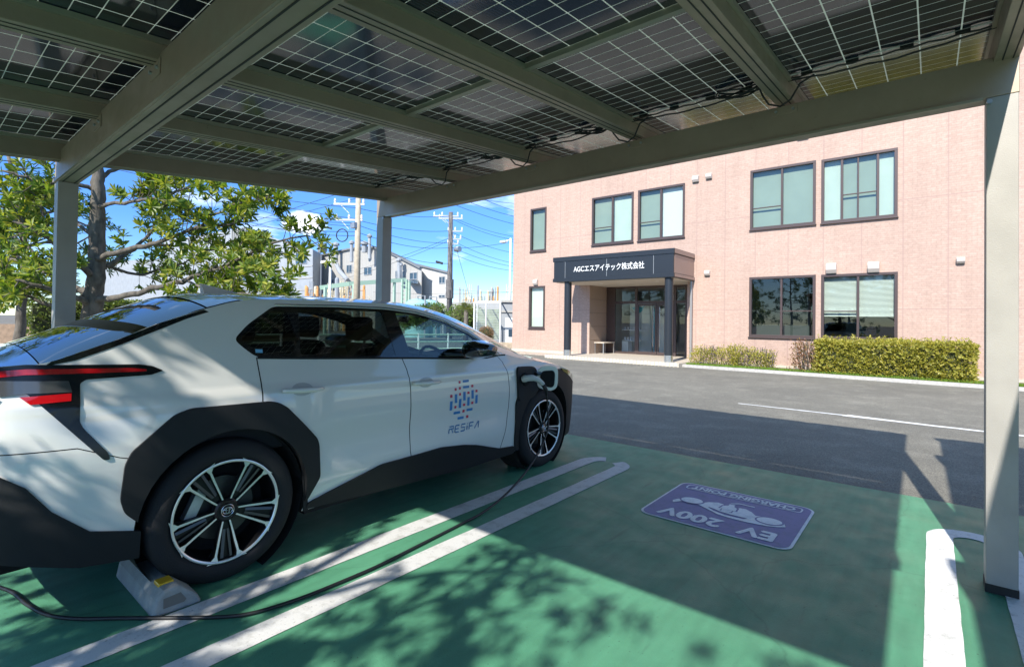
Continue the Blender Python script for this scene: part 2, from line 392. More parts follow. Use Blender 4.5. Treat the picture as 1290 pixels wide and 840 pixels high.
# ------------------------------------------------------------------ solar carport
M['bronze'] = mat('bronze_aluminium', (.34, .285, .22), .42, .35, var=.06, vscale=3)
M['post'] = mat('post_coating', (.36, .34, .31), .5, .1, var=.07, vscale=5, bump=.15, bscale=200)
M['black_rubber'] = mat('black_rubber', (.012, .012, .012), .5)
M['alu'] = mat('panel_frame', (.42, .38, .29), .4, .5)
M['groove'] = mat('groove_shadow_gap', (.03, .028, .025), .7)
M['steel'] = mat('galvanised_steel', (.45, .47, .48), .45, .8, var=.1, vscale=20)

def panel_mat():
    m = bpy.data.materials.new('bifacial_cells'); m.use_nodes = True
    n = m.node_tree.nodes; l = m.node_tree.links; b = n['Principled BSDF']; out = n['Material Output']
    uv = n.new('ShaderNodeUVMap'); sp = n.new('ShaderNodeSeparateXYZ'); l.new(uv.outputs[0], sp.inputs[0])
    def line(src, period, width):
        a = n.new('ShaderNodeMath'); a.operation = 'PINGPONG'; a.inputs[1].default_value = period/2; l.new(src, a.inputs[0])
        c = n.new('ShaderNodeMath'); c.operation = 'LESS_THAN'; c.inputs[1].default_value = width/2; l.new(a.outputs[0], c.inputs[0]); return c.outputs[0]
    lx = line(sp.outputs[0], .1680, .0065); ly = line(sp.outputs[1], .0920, .0042); bb = line(sp.outputs[0], .0168, .0016)
    mx = n.new('ShaderNodeMath'); mx.operation = 'MAXIMUM'; l.new(lx, mx.inputs[0]); l.new(ly, mx.inputs[1])
    col = mixc(n, l, bb, (.010, .014, .026), (.035, .045, .06))
    z = noise(n, l, objco(n), 4.0, 6); du = ramp(n, l, z, [(.35, g3(.9)), (.7, g3(1.7))])
    l.new(mixc(n, l, 1, col, du, 'MULTIPLY'), b.inputs['Base Color'])
    b.inputs['Roughness'].default_value = .09; b.inputs['IOR'].default_value = 1.62; b.inputs['Specular IOR Level'].default_value = .75
    tl = n.new('ShaderNodeBsdfTranslucent'); tl.inputs['Color'].default_value = (.95, .97, .85, 1)
    gl = n.new('ShaderNodeBsdfGlossy'); gl.inputs['Roughness'].default_value = .09
    df = n.new('ShaderNodeBsdfDiffuse'); df.inputs['Color'].default_value = (.70, .76, .66, 1)
    ms = n.new('ShaderNodeMixShader'); ms.inputs[0].default_value = .5; l.new(tl.outputs[0], ms.inputs[1]); l.new(df.outputs[0], ms.inputs[2])
    m2 = n.new('ShaderNodeMixShader'); l.new(mx.outputs[0], m2.inputs[0]); l.new(b.outputs[0], m2.inputs[1]); l.new(ms.outputs[0], m2.inputs[2])
    l.new(m2.outputs[0], out.inputs[0]); return m
M['cells'] = panel_mat()

ZR = lambda y: 2.57+(y-.8)*.0903            # underside of the purlins
def streaky():
    m, n, l, b = node_mat('weathered_bronze'); c = objco(n)
    a = ramp(n, l, noise(n, l, c, 2.2, 8, .65), [(.3, (.345, .27, .195)), (.7, (.425, .335, .245))]); d = ramp(n, l, noise(n, l, c, 60, 3, .6), [(.66, g3(1)), (.76, g3(.75))])
    l.new(mixc(n, l, 1, a, d, 'MULTIPLY'), b.inputs['Base Color']); b.inputs['Metallic'].default_value = .3
    l.new(ramp(n, l, noise(n, l, c, 7, 5), [(.3, g3(.34)), (.7, g3(.55))]), b.inputs['Roughness']); return m
M['bronze'] = streaky()
def carport(ox, label, full=True):
    root = thing('solar_carport', (ox-2.4, 2.3, 0), label, 'solar carport', 'solar carports over the charging bays')
    B = lambda b, n, mt='bronze', bv=.003: b.build(n, M[mt], root, bevel=bv)
    def X(x): return x+ox
    # posts
    for px in (-5.075, .285):
        for py, top, dy in ((3.745, 2.60, .065), (.825, 2.38, .06)):
            if py < 2 and px > 0 : continue
            p = B(MB().box((X(px-.062), py-dy, 0), (X(px+.062), py+dy, top)), 'post', 'post')
            MB().box((X(px-.0645), py-dy-.0025, 0), (X(px+.0645), py+dy+.0025, .045)).build('post_shoe', M['black_rubber'], p)
    # right rear corner is carried by a cantilever arm from the front post
    # front beam with a lip along its lower edge and a bracket bolt
    B(MB().box((X(-5.14), 3.68, 2.602), (X(.35), 3.80, 2.812)), 'front_beam')
    B(MB().box((X(-4.95), 3.665, 2.588), (X(.21), 3.679, 2.604)), 'beam_lip', 'alu', 0)
    for px in (-4.99, .235): B(MB().tube([(X(px), 3.66, 2.575), (X(px), 3.68, 2.575)], .012, 8), 'bolt', 'steel', 0)
    # rear beam: channel with two slots on its underside
    B(MB().box((X(-5.14), .765, 2.382), (X(.35), .885, 2.60)), 'rear_beam')
    for yy in (.792, .858): B(MB().box((X(-5.12), yy-.0035, 2.3795), (X(.34), yy+.0035, 2.3835)), 'slot', 'groove', 0)
    B(MB().box((X(-5.14), .753, 2.385), (X(.35), .764, 2.41)), 'beam_lip', 'bronze', 0)
    # purlins running front to back, with a top flange and slots
    xs = [-4.985, -3.86, -2.81, -1.79, -.74, .30]
    for k, x in enumerate(xs):
        ya, yb = -.42, 4.58
        w = .055 if 0 < k < 5 else .05
        def Q(x0, x1, za, zb): return [(X(x0), ya, ZR(ya)+za), (X(x1), ya, ZR(ya)+za), (X(x1), yb, ZR(yb)+za), (X(x0), yb, ZR(yb)+za), (X(x0), ya, ZR(ya)+zb), (X(x1), ya, ZR(ya)+zb), (X(x1), yb, ZR(yb)+zb), (X(x0), yb, ZR(yb)+zb)]
        h = .10 if k not in (0, 5) else .15
        lo = 0 if k not in (0, 5) else -.045
        p = B(MB().hexa(Q(x-w, x+w, lo, .10)), 'purlin')
        p2 = MB().hexa(Q(x-w-.018, x-w-.001, .074, .098)).hexa(Q(x+w+.001, x+w+.018, .074, .098)).build('flange', M['alu'], p)
        s_ = MB().hexa(Q(x-.018, x-.012, lo-.002, lo+.004)).hexa(Q(x+.022, x+.028, lo-.002, lo+.004)).build('slot', M['groove'], p)
    # cleats with bolts where the purlins sit on the two beams
    for k, x in enumerate(xs[1:5]):
        for (yb_, zt_) in ((.765, 2.60), (.885, 2.60)):
            sg = -1 if yb_ < .8 else 1
            c_ = MB().box((X(x-.075), yb_+sg*.0005, 2.50), (X(x+.075), yb_+sg*.006, 2.575)).build('cleat', M['bronze'], root, bevel=.002)
            for dx in (-.045, .045): MB().tube([(X(x+dx), yb_+sg*.005, 2.535), (X(x+dx), yb_+sg*.016, 2.535)], .009, 6).build('bolt', M['steel'], c_)
        c_ = MB().box((X(x-.075), 3.6735, 2.75), (X(x+.075), 3.679, 2.806)).build('cleat', M['bronze'], root, bevel=.002)
        for dx in (-.05, .05): MB().tube([(X(x+dx), 3.674, 2.778), (X(x+dx), 3.663, 2.778)], .009, 6).build('bolt', M['steel'], c_)
    # gutters at front and rear edge
    for ya, yb, dz in ((-.50, -.425, .0), (4.585, 4.66, .0)):
        B(MB().box((X(-5.1), ya, ZR(ya)+.0), (X(.36), yb, ZR(ya)+.094)), 'gutter')
    # panels
    rows = [(-.50, 2.20), (2.222, 4.66)]
    for k in range(5):
        x0, x1 = xs[k]+.045, xs[k+1]-.045
        for (ya, yb) in rows:
            zf = lambda y: ZR(y)+.1015
            me = bpy.data.meshes.new('solar_panel')
            vs = []; q = []
            for (x, y) in ((x0, ya), (x1, ya), (x1, yb), (x0, yb)):
                vs.append((X(x)-root['_o'][0], y-root['_o'][1], zf(y)))
            for (x, y) in ((x0, ya), (x1, ya), (x1, yb), (x0, yb)):
                vs.append((X(x)-root['_o'][0], y-root['_o'][1], zf(y)+.007))
            me.from_pydata(vs, [], [(3,2,1,0),(4,5,6,7),(0,1,5,4),(1,2,6,5),(2,3,7,6),(3,0,4,7)])
            uvl = me.uv_layers.new(name='UVMap')
            mid = .0
            for lp in me.loops:
                v = vs[lp.vertex_index]; uvl.data[lp.index].uv = (v[0]+root['_o'][0]-ox-(x0+x1)/2+.084*0, v[1]+root['_o'][1]-(ya+yb)/2+.046)
            me.materials.append(M['cells'])
            o = bpy.data.objects.new('solar_panel', me); COL.objects.link(o); o.parent = root; o['_o'] = list(root['_o'])
            # clear centre gap strip and cable along it, edge frame towards the next row
            ym = (ya+yb)/2+.04
            c = MB().hexa([(X(x0), ym-.008, zf(ym)-.003), (X(x1), ym-.008, zf(ym)-.003), (X(x1), ym+.008, zf(ym)-.002), (X(x0), ym+.008, zf(ym)-.002)]+[(X(x0), ym-.008, zf(ym)-.001), (X(x1), ym-.008, zf(ym)-.001), (X(x1), ym+.008, zf(ym)-.0005), (X(x0), ym+.008, zf(ym)-.0005)])
            if ya > 1: c.build('centre_strip', M['strip'], o)
            e = MB()
            if ya < 1: e.hexa([(X(x0), yb-.016, zf(yb)-.032), (X(x1), yb-.016, zf(yb)-.032), (X(x1), yb+.018, zf(yb)-.032), (X(x0), yb+.018, zf(yb)-.032), (X(x0), yb-.016, zf(yb)-.001), (X(x1), yb-.016, zf(yb)-.001), (X(x1), yb+.018, zf(yb)-.001), (X(x0), yb+.018, zf(yb)-.001)]); e.build('edge_frame', M['alu'], o)
            if ya > 1:
                rr = random.Random(k+int(ox*3))
                zz = lambda y: ZR(y)+.085
                pts = []
                for i in range(15):
                    t = i/14; yy = ym+.02+.05*math.sin(t*math.pi)*rr.uniform(.6, 1.1); pts.append((X(x0+(x1-x0)*t), yy, zz(yy)-.008-.015*math.sin(t*math.pi)*rr.uniform(.5, 1.1)))
                MB().tube(pts, .0055, 6).build('cable', M['black_rubber'], o, smooth=True)
                MB().tube([(p[0], ym+.01, zz(ym)+.004-.008*(i % 2)) for i, p in enumerate(pts)], .005, 6).build('cable', M['black_rubber'], o, smooth=True)
                for t in (.12, .36, .62, .86): MB().box((X(x0+(x1-x0)*t-.03), ym-.010, zz(ym)-.002), (X(x0+(x1-x0)*t+.03), ym+.012, zz(ym)+.012)).build('junction_box', M['black_rubber'], o)
    # bundled coils by each purlin and loops dropping under it
    for k in (1, 2, 3, 4):
        x = xs[k]; b = MB(); yy = 3.42; z0 = ZR(yy)+.07
        for i in range(3):
            pts = []
            for j in range(17):
                a = 2*math.pi*j/16; pts.append((X(x-.085-.13+.14*math.cos(a)*(1-.08*i)), yy+.018*math.sin(a)+.012*i, z0-.006*i+.018*math.sin(a*2+i)))
            b.tube(pts, .0055, 5, False)
        b.build('cable_coil', M['black_rubber'], root, smooth=True)
        pts = [(X(x-.10), yy+.02, z0), (X(x-.085), yy+.06, z0-.05), (X(x-.06), yy+.10, z0-.095), (X(x), yy+.13, z0-.115), (X(x+.06), yy+.12, z0-.09), (X(x+.12), yy+.08, z0-.02), (X(x+.2), yy+.05, z0)]
        MB().tube(pts, .006, 6).build('cable', M['black_rubber'], root, smooth=True)
        yy = 1.02; z0 = ZR(yy)
        pts = [(X(x+.10), yy-.08, z0+.09), (X(x+.085), yy-.03, z0+.04), (X(x+.04), yy, z0-.012), (X(x-.04), yy-.02, z0-.014), (X(x-.07), yy-.05, z0+.02), (X(x-.07), yy-.1, z0+.06)]
        MB().tube(pts, .0055, 6).build('cable', M['black_rubber'], root, smooth=True)
    return root
def strip_mat():
    m = bpy.data.materials.new('clear_strip'); m.use_nodes = True; n = m.node_tree.nodes; l = m.node_tree.links
    b = n['Principled BSDF']; b.inputs['Base Color'].default_value = (.7, .7, .66, 1); b.inputs['Roughness'].default_value = .3; return m
M['strip'] = strip_mat()
carport(0, 'bronze carport roofed with glass solar panels above the white car and the EV sign')
# the neighbouring carport to the right, its edge shades the asphalt beside the lit gap
c2 = carport(5.74, 'identical solar carport over the next pair of bays, seen only by its shadow')

# ------------------------------------------------------------------ office building
def tiles():
    m, n, l, b = node_mat('pink_facade_tiles'); c = objco(n)
    sp = n.new('ShaderNodeSeparateXYZ'); l.new(c, sp.inputs[0]); ad = n.new('ShaderNodeMath'); ad.operation = 'ADD'; l.new(sp.outputs[0], ad.inputs[0]); l.new(sp.outputs[1], ad.inputs[1])
    cb = n.new('ShaderNodeCombineXYZ'); l.new(ad.outputs[0], cb.inputs[0]); l.new(sp.outputs[2], cb.inputs[1])
    br = n.new('ShaderNodeTexBrick'); l.new(cb.outputs[0], br.inputs['Vector']); br.inputs['Scale'].default_value = 1
    br.inputs['Brick Width'].default_value = .20; br.inputs['Row Height'].default_value = .060; br.inputs['Mortar Size'].default_value = .005; br.inputs['Mortar Smooth'].default_value = .3; br.inputs['Bias'].default_value = -.1
    br.inputs['Color1'].default_value = (.45, .31, .245, 1); br.inputs['Color2'].default_value = (.49, .345, .275, 1); br.inputs['Mortar'].default_value = (.385, .27, .215, 1)
    big = ramp(n, l, noise(n, l, cb.outputs[0], .35, 5), [(.3, g3(.92)), (.7, g3(1.06))])
    sm = ramp(n, l, noise(n, l, cb.outputs[0], 14, 4, .7), [(.3, g3(.86)), (.7, g3(1.12))])
    mps = n.new('ShaderNodeMapping'); mps.inputs['Scale'].default_value = (2.6, .16, 1); l.new(cb.outputs[0], mps.inputs['Vector'])
    sm = mixc(n, l, 1, sm, ramp(n, l, noise(n, l, mps.outputs[0], 1.6, 7, .6), [(.35, g3(.95)), (.6, g3(1.02))]), 'MULTIPLY')
    # vertical and horizontal movement joints
    def joint(src, per, w, off=0):
        a = n.new('ShaderNodeMath'); a.operation = 'ADD'; a.inputs[1].default_value = 100+off; l.new(src, a.inputs[0])
        p = n.new('ShaderNodeMath'); p.operation = 'PINGPONG'; p.inputs[1].default_value = per/2; l.new(a.outputs[0], p.inputs[0])
        q = n.new('ShaderNodeMath'); q.operation = 'LESS_THAN'; q.inputs[1].default_value = w/2; l.new(p.outputs[0], q.inputs[0]); return q.outputs[0]
    j = n.new('ShaderNodeMath'); j.operation = 'MAXIMUM'; l.new(joint(ad.outputs[0], .94, .03), j.inputs[0]); l.new(joint(sp.outputs[2], 3.0, .03, .15), j.inputs[1])
    col = mixc(n, l, 1, mixc(n, l, 1, br.outputs['Color'], big, 'MULTIPLY'), sm, 'MULTIPLY')
    jm = n.new('ShaderNodeMath'); jm.operation = 'MULTIPLY'; jm.inputs[1].default_value = .55; l.new(j.outputs[0], jm.inputs[0])
    l.new(mixc(n, l, jm.outputs[0], col, (.34, .22, .19)), b.inputs['Base Color'])
    b.inputs['Roughness'].default_value = .75
    bumpn(n, l, br.outputs['Fac'], b, -.5, .006); return m
M['tile'] = tiles()
M['wframe'] = mat('bronze_window_frame', (.085, .06, .055), .4, .3)
M['win_glass'] = glass_mat('window_glass', (.86, .93, .88), 1.0, 0, 1.5)
M['blind_pale'] = mat('pale_blind', (.47, .52, .47), .8, var=.05, vscale=2)
M['blind_grey'] = mat('grey_green_blind', (.26, .30, .25), .8, var=.05, vscale=2)
M['blind_white'] = mat('white_blind', (.62, .63, .60), .8)
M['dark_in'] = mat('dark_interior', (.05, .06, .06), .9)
M['granite'] = mat('dark_granite', (.017, .021, .026), .38, var=.25, vscale=120, coat=.0)
M['soffit'] = mat('soffit', (.52, .47, .40), .7)
M['tan_stone'] = mat('tan_stone_panel', (.34, .25, .19), .5, var=.12, vscale=60)
M['step_stone'] = mat('step_stone', (.50, .44, .36), .7, var=.15, vscale=30)
M['white_paint'] = mat('white_paint', (.78, .78, .76), .5)
M['chrome'] = mat('brushed_steel', (.6, .6, .6), .25, .9)
M['vent'] = mat('beige_vent_hood', (.55, .48, .43), .4)
WY = 17.6
X0, X1, ZT = -14.40, 7.2, 8.6
bld = thing('office_building', (-4, WY, 0), 'two storey pink tiled office with dark granite entrance canopy and brown framed windows', 'building')
wins = [(-13.42, 4.40, -12.62, 6.22, 'narrow'), (-13.45, 1.10, -12.65, 2.87, 'narrow_w'), (-10.36, 4.42, -8.62, 6.26, 'a'), (-8.40, 4.42, -6.68, 6.27, 'b'),
        (-4.50, 4.43, -2.70, 6.31, 'c'), (-2.52, 4.42, -.74, 6.29, 'd'), (-4.51, 1.00, -2.69, 2.87, 'e'), (-2.51, 1.00, -.73, 2.86, 'f'), (2.2, 4.42, 4.0, 6.29, 'c'), (2.2, 1.0, 4.0, 2.87, 'e')]
porch = (-10.45, -6.55, 2.86)
holes = [(a, b, c, d) for a, b, c, d, _ in wins]+[(porch[0], -1, porch[1], porch[2])]
xsx = sorted({X0, X1}|{h[0] for h in holes}|{h[2] for h in holes}); zsx = sorted({-.05, ZT}|{max(h[1], -.05) for h in holes}|{h[3] for h in holes})
wm = MB()
for i in range(len(xsx)-1):
    for j in range(len(zsx)-1):
        cx, cz = (xsx[i]+xsx[i+1])/2, (zsx[j]+zsx[j+1])/2
        if any(h[0] < cx < h[2] and h[1] < cz < h[3] for h in holes): continue
        wm.add([(xsx[i], WY, zsx[j]), (xsx[i+1], WY, zsx[j]), (xsx[i+1], WY, zsx[j+1]), (xsx[i], WY, zsx[j+1])], [(0, 1, 2, 3)])
for a, b, c, d in holes[:-1]:       # reveals
    wm.add([(a, WY, b), (c, WY, b), (c, WY, d), (a, WY, d), (a, WY+.14, b), (c, WY+.14, b), (c, WY+.14, d), (a, WY+.14, d)], [(0, 4, 5, 1), (1, 5, 6, 2), (2, 6, 7, 3), (3, 7, 4, 0)])
wm.add([(X0, WY, -.05), (X0, WY+12, -.05), (X0, WY+12, ZT), (X0, WY, ZT), (X1, WY, -.05), (X1, WY+12, -.05), (X1, WY+12, ZT), (X1, WY, ZT)], [(0, 3, 2, 1), (4, 5, 6, 7), (1, 2, 6, 5), (3, 7, 6, 2)])
wm.build('wall', M['tile'], bld)
MB().box((X0-.02, WY-.02, -.05), (-11.2, WY-.002, .16)).box((-6.1, WY-.02, -.05), (X1, WY-.002, .12)).build('plinth', M['step_stone'], bld)
MB().box((X0-.08, WY-.08, ZT), (X1+.08, WY+12, ZT+.22)).build('parapet_cap', M['wframe'], bld)

def window(x0, z0, x1, z1, kind):
    f = MB(); y0, y1 = WY-.035, WY+.06; t = .055
    def fr(a, b, c, d, ya, yb): f.box((a, ya, b), (c, yb, d))
    fr(x0-.02, z0-.02, x1+.02, z0+t, y0, y1); fr(x0-.02, z1-t, x1+.02, z1+.02, y0, y1); fr(x0-.02, z0+t, x0+t, z1-t, y0, y1); fr(x1-t, z0+t, x1+.02, z1-t, y0, y1)
    f.box((x0-.04, WY-.07, z0-.055), (x1+.04, WY-.004, z0-.021))   # sill
    mid = (x0+x1)/2; H = z1-z0
    if kind in 'abcef': fr(mid-.03, z0+t, mid+.03, z1-t, WY-.01, y1)
    if kind in 'abc': fr(x0+t, z0+H*.345, mid-.03, z0+H*.345+.03, WY-.005, y1-.02)
    if kind in 'ab' : fr(mid+.03, z0+H*.0, mid+.03+.02, z1-t, WY, y1-.02)
    if kind in ('e',): fr(mid+.03, z0+H*.42, x1-t, z0+H*.42+.03, WY-.005, y1-.02)
    if kind in ('f',): fr(x0+t, z0+H*.42, mid-.03, z0+H*.42+.03, WY-.005, y1-.02)
    if kind == 'd':
        q = (x0+(x1-x0)*.28, x0+(x1-x0)*.50, x0+(x1-x0)*.76)
        fr(q[0]-.03, z0+t, q[0]+.03, z1-t, WY-.01, y1); fr(q[1]-.02, z0+t, q[1]+.02, z1-t, WY, y1-.01); fr(q[2]-.03, z0+t, q[2]+.03, z1-t, WY-.01, y1)
        fr(q[0]+.03, z0+H*.40, q[2]-.03, z0+H*.40+.03, WY-.004, y1-.02)
    w = f.build('window', M['wframe'], bld, bevel=.004)
    MB().add([(x0+.03, WY+.03, z0+.03), (x1-.03, WY+.03, z0+.03), (x1-.03, WY+.03, z1-.03), (x0+.03, WY+.03, z1-.03)], [(0, 1, 2, 3)]).build('glass', M['win_glass'], w)
    bb = MB(); by = WY+.13
    L, Rm = (x0+.02, mid), (mid, x1-.02)
    def blind(seg_, zb, mt): MB().box((seg_[0], by, zb), (seg_[1], by+.01, z1-.02)).build('blind', M[mt], w)
    if kind == 'narrow': blind((x0+.02, x1-.02), z0+.02, 'blind_grey')
    if kind == 'narrow_w': blind((x0+.02, x1-.02), z0+.02, 'blind_white')
    if kind == 'a': blind(L, z0+.02, 'blind_grey'); blind(Rm, z0+.02, 'blind_pale')
    if kind == 'b': blind(L, z0+.02, 'blind_grey'); blind(Rm, z0+.02, 'blind_white')
    if kind == 'c': blind(L, z0+.02, 'blind_grey'); blind(Rm, z0+.02, 'blind_grey')
    if kind == 'd':
        blind((x0+.02, x0+(x1-x0)*.28), z0+.02, 'blind_pale'); blind((x0+(x1-x0)*.28, x0+(x1-x0)*.76), z0+.02, 'blind_grey'); blind((x0+(x1-x0)*.76, x1-.02), z0+.02, 'blind_pale')
    if kind == 'f':
        s = MB(); n = 34
        for i in range(n):
            z = z1-.08-i*.034
            s.add([(x0+.04, by-.012, z-.012), (x1-.04, by-.012, z-.012), (x1-.04, by+.010, z+.012), (x0+.04, by+.010, z+.012)], [(0, 1, 2, 3)])
        s.build('slatted_blind', M['blind_white'], w)
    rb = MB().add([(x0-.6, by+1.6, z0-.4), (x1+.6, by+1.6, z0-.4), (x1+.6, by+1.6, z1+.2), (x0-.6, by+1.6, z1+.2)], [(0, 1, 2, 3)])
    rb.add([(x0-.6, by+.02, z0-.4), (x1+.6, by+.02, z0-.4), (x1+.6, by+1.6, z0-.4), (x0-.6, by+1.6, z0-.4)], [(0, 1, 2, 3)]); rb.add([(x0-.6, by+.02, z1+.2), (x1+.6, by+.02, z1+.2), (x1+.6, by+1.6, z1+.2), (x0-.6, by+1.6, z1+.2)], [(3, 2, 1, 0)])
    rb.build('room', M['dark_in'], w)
for w_ in wins: window(*w_)

def hood(x, z, w, h, d=.12):
    m_ = MB(); p = [(0, 0), (-.55*d, 0), (-d, .35*h), (-d, .75*h), (-.6*d, h), (0, h)]
    m_.prism(p, lambda a, b: (x, WY+a-.001, z+b), lambda a, b: (x+w, WY+a-.001, z+b)); o = m_.build('vent_hood', M['vent'], bld, bevel=.012)
    MB().box((x+.02, WY-d*.5, z-.012), (x+w-.02, WY-.01, z-.001)).build('grille', M['dark_in'], o)
for h_ in ((-13.22, 2.93, .22, .24), (-6.39, 6.25, .22, .22), (-5.93, 6.29, .2, .18), (-5.95, 3.0, .18, .18), (-2.40, 2.90, .26, .3, .16), (-1.39, 2.88, .27, .3, .16), (.5, 3.02, .17, .16), (-11.3, 2.93, .2, .16), (-3.17, 7.05, .3, .12), (-9.2, 7.1, .25, .12), (-6.1, 7.1, .25, .12), (2.9, 3.0, .2, .2)): hood(*h_)

# entrance canopy
cx0, cx1, cy0 = -10.94, -6.33, 15.80
MB().box((cx0, cy0, 2.98), (cx1, WY-.003, 3.60)).build('canopy', M['granite'], bld, bevel=.006)
MB().box((cx0-.03, cy0-.03, 3.601), (cx1+.03, WY-.003, 3.77)).build('canopy_cap', M['granite'], bld, bevel=.006)
MB().box((cx0-.03, cy0-.03, 2.85), (cx1+.03, WY-.003, 2.979)).build('canopy_band', M['granite'], bld, bevel=.006)
MB().box((cx1+.0035, cy0+.06, 2.99), (cx1+.012, WY-.01, 3.59)).box((cx1+.0335, cy0+.04, 3.62), (cx1+.042, WY-.01, 3.75)).box((cx1+.0335, cy0+.04, 2.865), (cx1+.042, WY-.01, 2.965)).build('canopy_side', mat('brown_granite', (.30, .20, .165), .35, var=.15, vscale=80), bld)
MB().box((cx0+.06, cy0+.1, 2.835), (cx1-.06, 19.5, 2.849)).build('soffit', M['soffit'], bld)
j = MB()
for x in (-10.44, -8.72, -7.0): j.box((x-.006, cy0-.003, 2.985), (x+.006, cy0-.0005, 3.597))
j.box((cx0, cy0-.0034, 3.583), (cx1, cy0-.0006, 3.589)).build('joint', mat('pale_joint', (.28, .30, .31), .6), bld)
for x in (-9.6, -7.4): MB().lathe([(2.833, .0), (2.833, .07), (2.836, .07)], (x, 17.0, 0), 'z', 16).build('downlight', M['white_paint'], bld)
# lettering on the canopy front
vs, fs = text_mesh('AGCエスアイテック株式会社', .3)
vs = fit(vs, 2.74, .235)
mb = MB(); n0 = len(vs)
for k_, dx in enumerate((0, .003)):
    mb.add([(-8.69+x+dx, cy0-.018-.0004*k_, 3.30+y+.006*(k_-1)) for x, y in vs], fs)
mb.add([(-8.69+x, cy0-.004, 3.30+y) for x, y in vs], fs)
mb.build('lettering', M['white_paint'], bld)
# pillars with steel feet
for x in (-10.42, -6.545):
    p = MB().lathe([(.34, 0), (.34, .135), (2.85, .135)], (x, 15.98, 0), 'z', 28).build('pillar', M['granite'], bld, smooth=True)
    MB().lathe([(.12, .142), (.34, .142), (.34, .13)], (x, 15.98, 0), 'z', 28).build('pillar_foot', M['chrome'], p, smooth=True)
# platform with nosing of small pale tiles
MB().box((-11.25, 15.72, -.01), (-6.1, 19.4, .118)).build('step', M['step_stone'], bld, bevel=.005)
ns = MB(); x = -11.24
while x < -6.14: ns.box((x, 15.695, .012), (x+.085, 15.718, .128)); x += .125
ns.build('step_nosing', mat('cream_tile', (.68, .62, .50), .5), bld, bevel=.004)
# recess: side walls of stone panels, back glazing
rx0, rx1, ry = porch[0], porch[1], 18.95
for i in range(5):
    z0, z1 = .12+i*.545, .12+(i+1)*.545-.01
    MB().box((rx0-.06, WY+.001, z0), (rx0+.0, ry+.3, min(z1, 2.834))).build('stone_panel', M['tan_stone'], bld)
MB().box((rx0-.10, WY+.01, .12), (rx0-.06, ry+.3, 2.834)).box((rx1+.06, WY+.01, .12), (rx1+.10, ry+.3, 2.834)).build('recess_backing', M['dark_in'], bld)
MB().box((rx1, WY+.001, .12), (rx1+.06, ry+.3, 2.834)).build('stone_panel', M['tan_stone'], bld)
g = MB(); y0, y1 = ry, ry+.07
vx = [rx0+.36, -9.11, -8.92, -8.23, -7.52, -7.05, rx1]
g.box((rx0+.02, y0, .12), (rx0+.40, y1, 2.83))
for x in (-9.11, -7.52, -7.08, rx1-.05): g.box((x-.045, y0-.01, .12), (x+.045, y1, 2.83))
g.box((rx0+.4, y0-.005, 2.14), (rx1-.1, y1-.005, 2.24)); g.box((rx0+.4, y0-.006, 2.75), (rx1-.1, y1-.006, 2.832)); g.box((rx0+.4, y0-.004, .122), (-9.16, y1, .20))
eg = g.build('entrance_frame', M['wframe'], bld)
MB().add([(rx0+.4, y0+.02, .2), (rx1-.06, y0+.02, .2), (rx1-.06, y0+.02, 2.76), (rx0+.4, y0+.02, 2.76)], [(0, 1, 2, 3)]).build('glass', glass_mat('clear_glass', (.82, .88, .87), .9, 0, 1.45), eg)
for a, b in ((-9.06, -8.24), (-8.22, -7.57)):
    d = MB(); 
    for q in ((a, .13, a+.07, 2.13), (b-.07, .13, b, 2.13), (a+.07, .13, b-.07, .24), (a+.07, 2.05, b-.07, 2.13)): d.box((q[0], y0-.02, q[1]), (q[2], y0+.018, q[3]))
    dd = d.build('entrance_door', M['wframe'], bld)
    hx = b-.12 if a < -9 else a+.12
    MB().tube([(hx, y0-.07, .45), (hx, y0-.07, 2.0)], .018, 8).tube([(hx, y0-.07, .6), (hx, y0, .6)], .01, 6).tube([(hx, y0-.07, 1.85), (hx, y0, 1.85)], .01, 6).build('handle', M['chrome'], dd)
# lobby behind the glass
lb = MB()
L0 = [(rx0-.05, ry+.3, .1), (rx1+.05, ry+.3, .1), (rx1+.05, 22.5, .1), (rx0-.05, 22.5, .1), (rx0-.05, ry+.3, 2.84), (rx1+.05, ry+.3, 2.84), (rx1+.05, 22.5, 2.84), (rx0-.05, 22.5, 2.84)]
lb.add(L0, [(0, 1, 2, 3), (4, 7, 6, 5), (3, 2, 6, 7), (0, 3, 7, 4), (1, 5, 6, 2)])
lb.build('lobby', mat('lobby_wall', (.45, .45, .43), .7), bld)
MB().box((-10.0, 20.2, .1), (-9.0, 20.25, 2.3)).build('partition', mat('pale_partition', (.6, .64, .62), .6), bld)
MB().add([(-9.62+.34*x, 20.195, 1.85+.30*z) for x, z in ((-.9, .5), (-.2, .8), (.5, .6), (.9, .9), (.6, .1), (.1, -.3), (.15, -.9), (-.15, -.4), (-.4, .1))], [tuple(range(9))]).build('wall_print', mat('teal_print', (.05, .35, .45), .6), bld)
sh = thing('display_shelf', (-9.5, 19.9, .12), 'glass display shelves with small items behind the entrance glazing', 'shelf')
for z in (.62, 1.06): MB().box((-10.0, 19.5, z), (-9.15, 19.85, z+.02)).build('shelf_board', M['white_paint'], sh)
MB().box((-10.0, 19.5, .12), (-9.72, 19.85, .6)).build('cabinet', M['white_paint'], sh)
rr = random.Random(5)
M['item'] = mat('display_item', (.6, .6, .62), .3)
for z in (.64, 1.08):
    for i in range(6):
        x = -9.93+i*.13; w = rr.uniform(.03, .06); o = MB().lathe([(z, 0), (z, w), (z+rr.uniform(.06, .13), w*.7), (z+.14, 0)], (x, 19.65, 0), 'z', 10).build('display_item', M['item'])
        tag(o, 'small pale sample piece on the display shelves behind the entrance glass', 'sample', 'samples on the display shelves')
bn = thing('banner_stand', (-7.98, 19.6, .12), 'white upright banner with grey AGC lettering behind the glass door', 'banner')
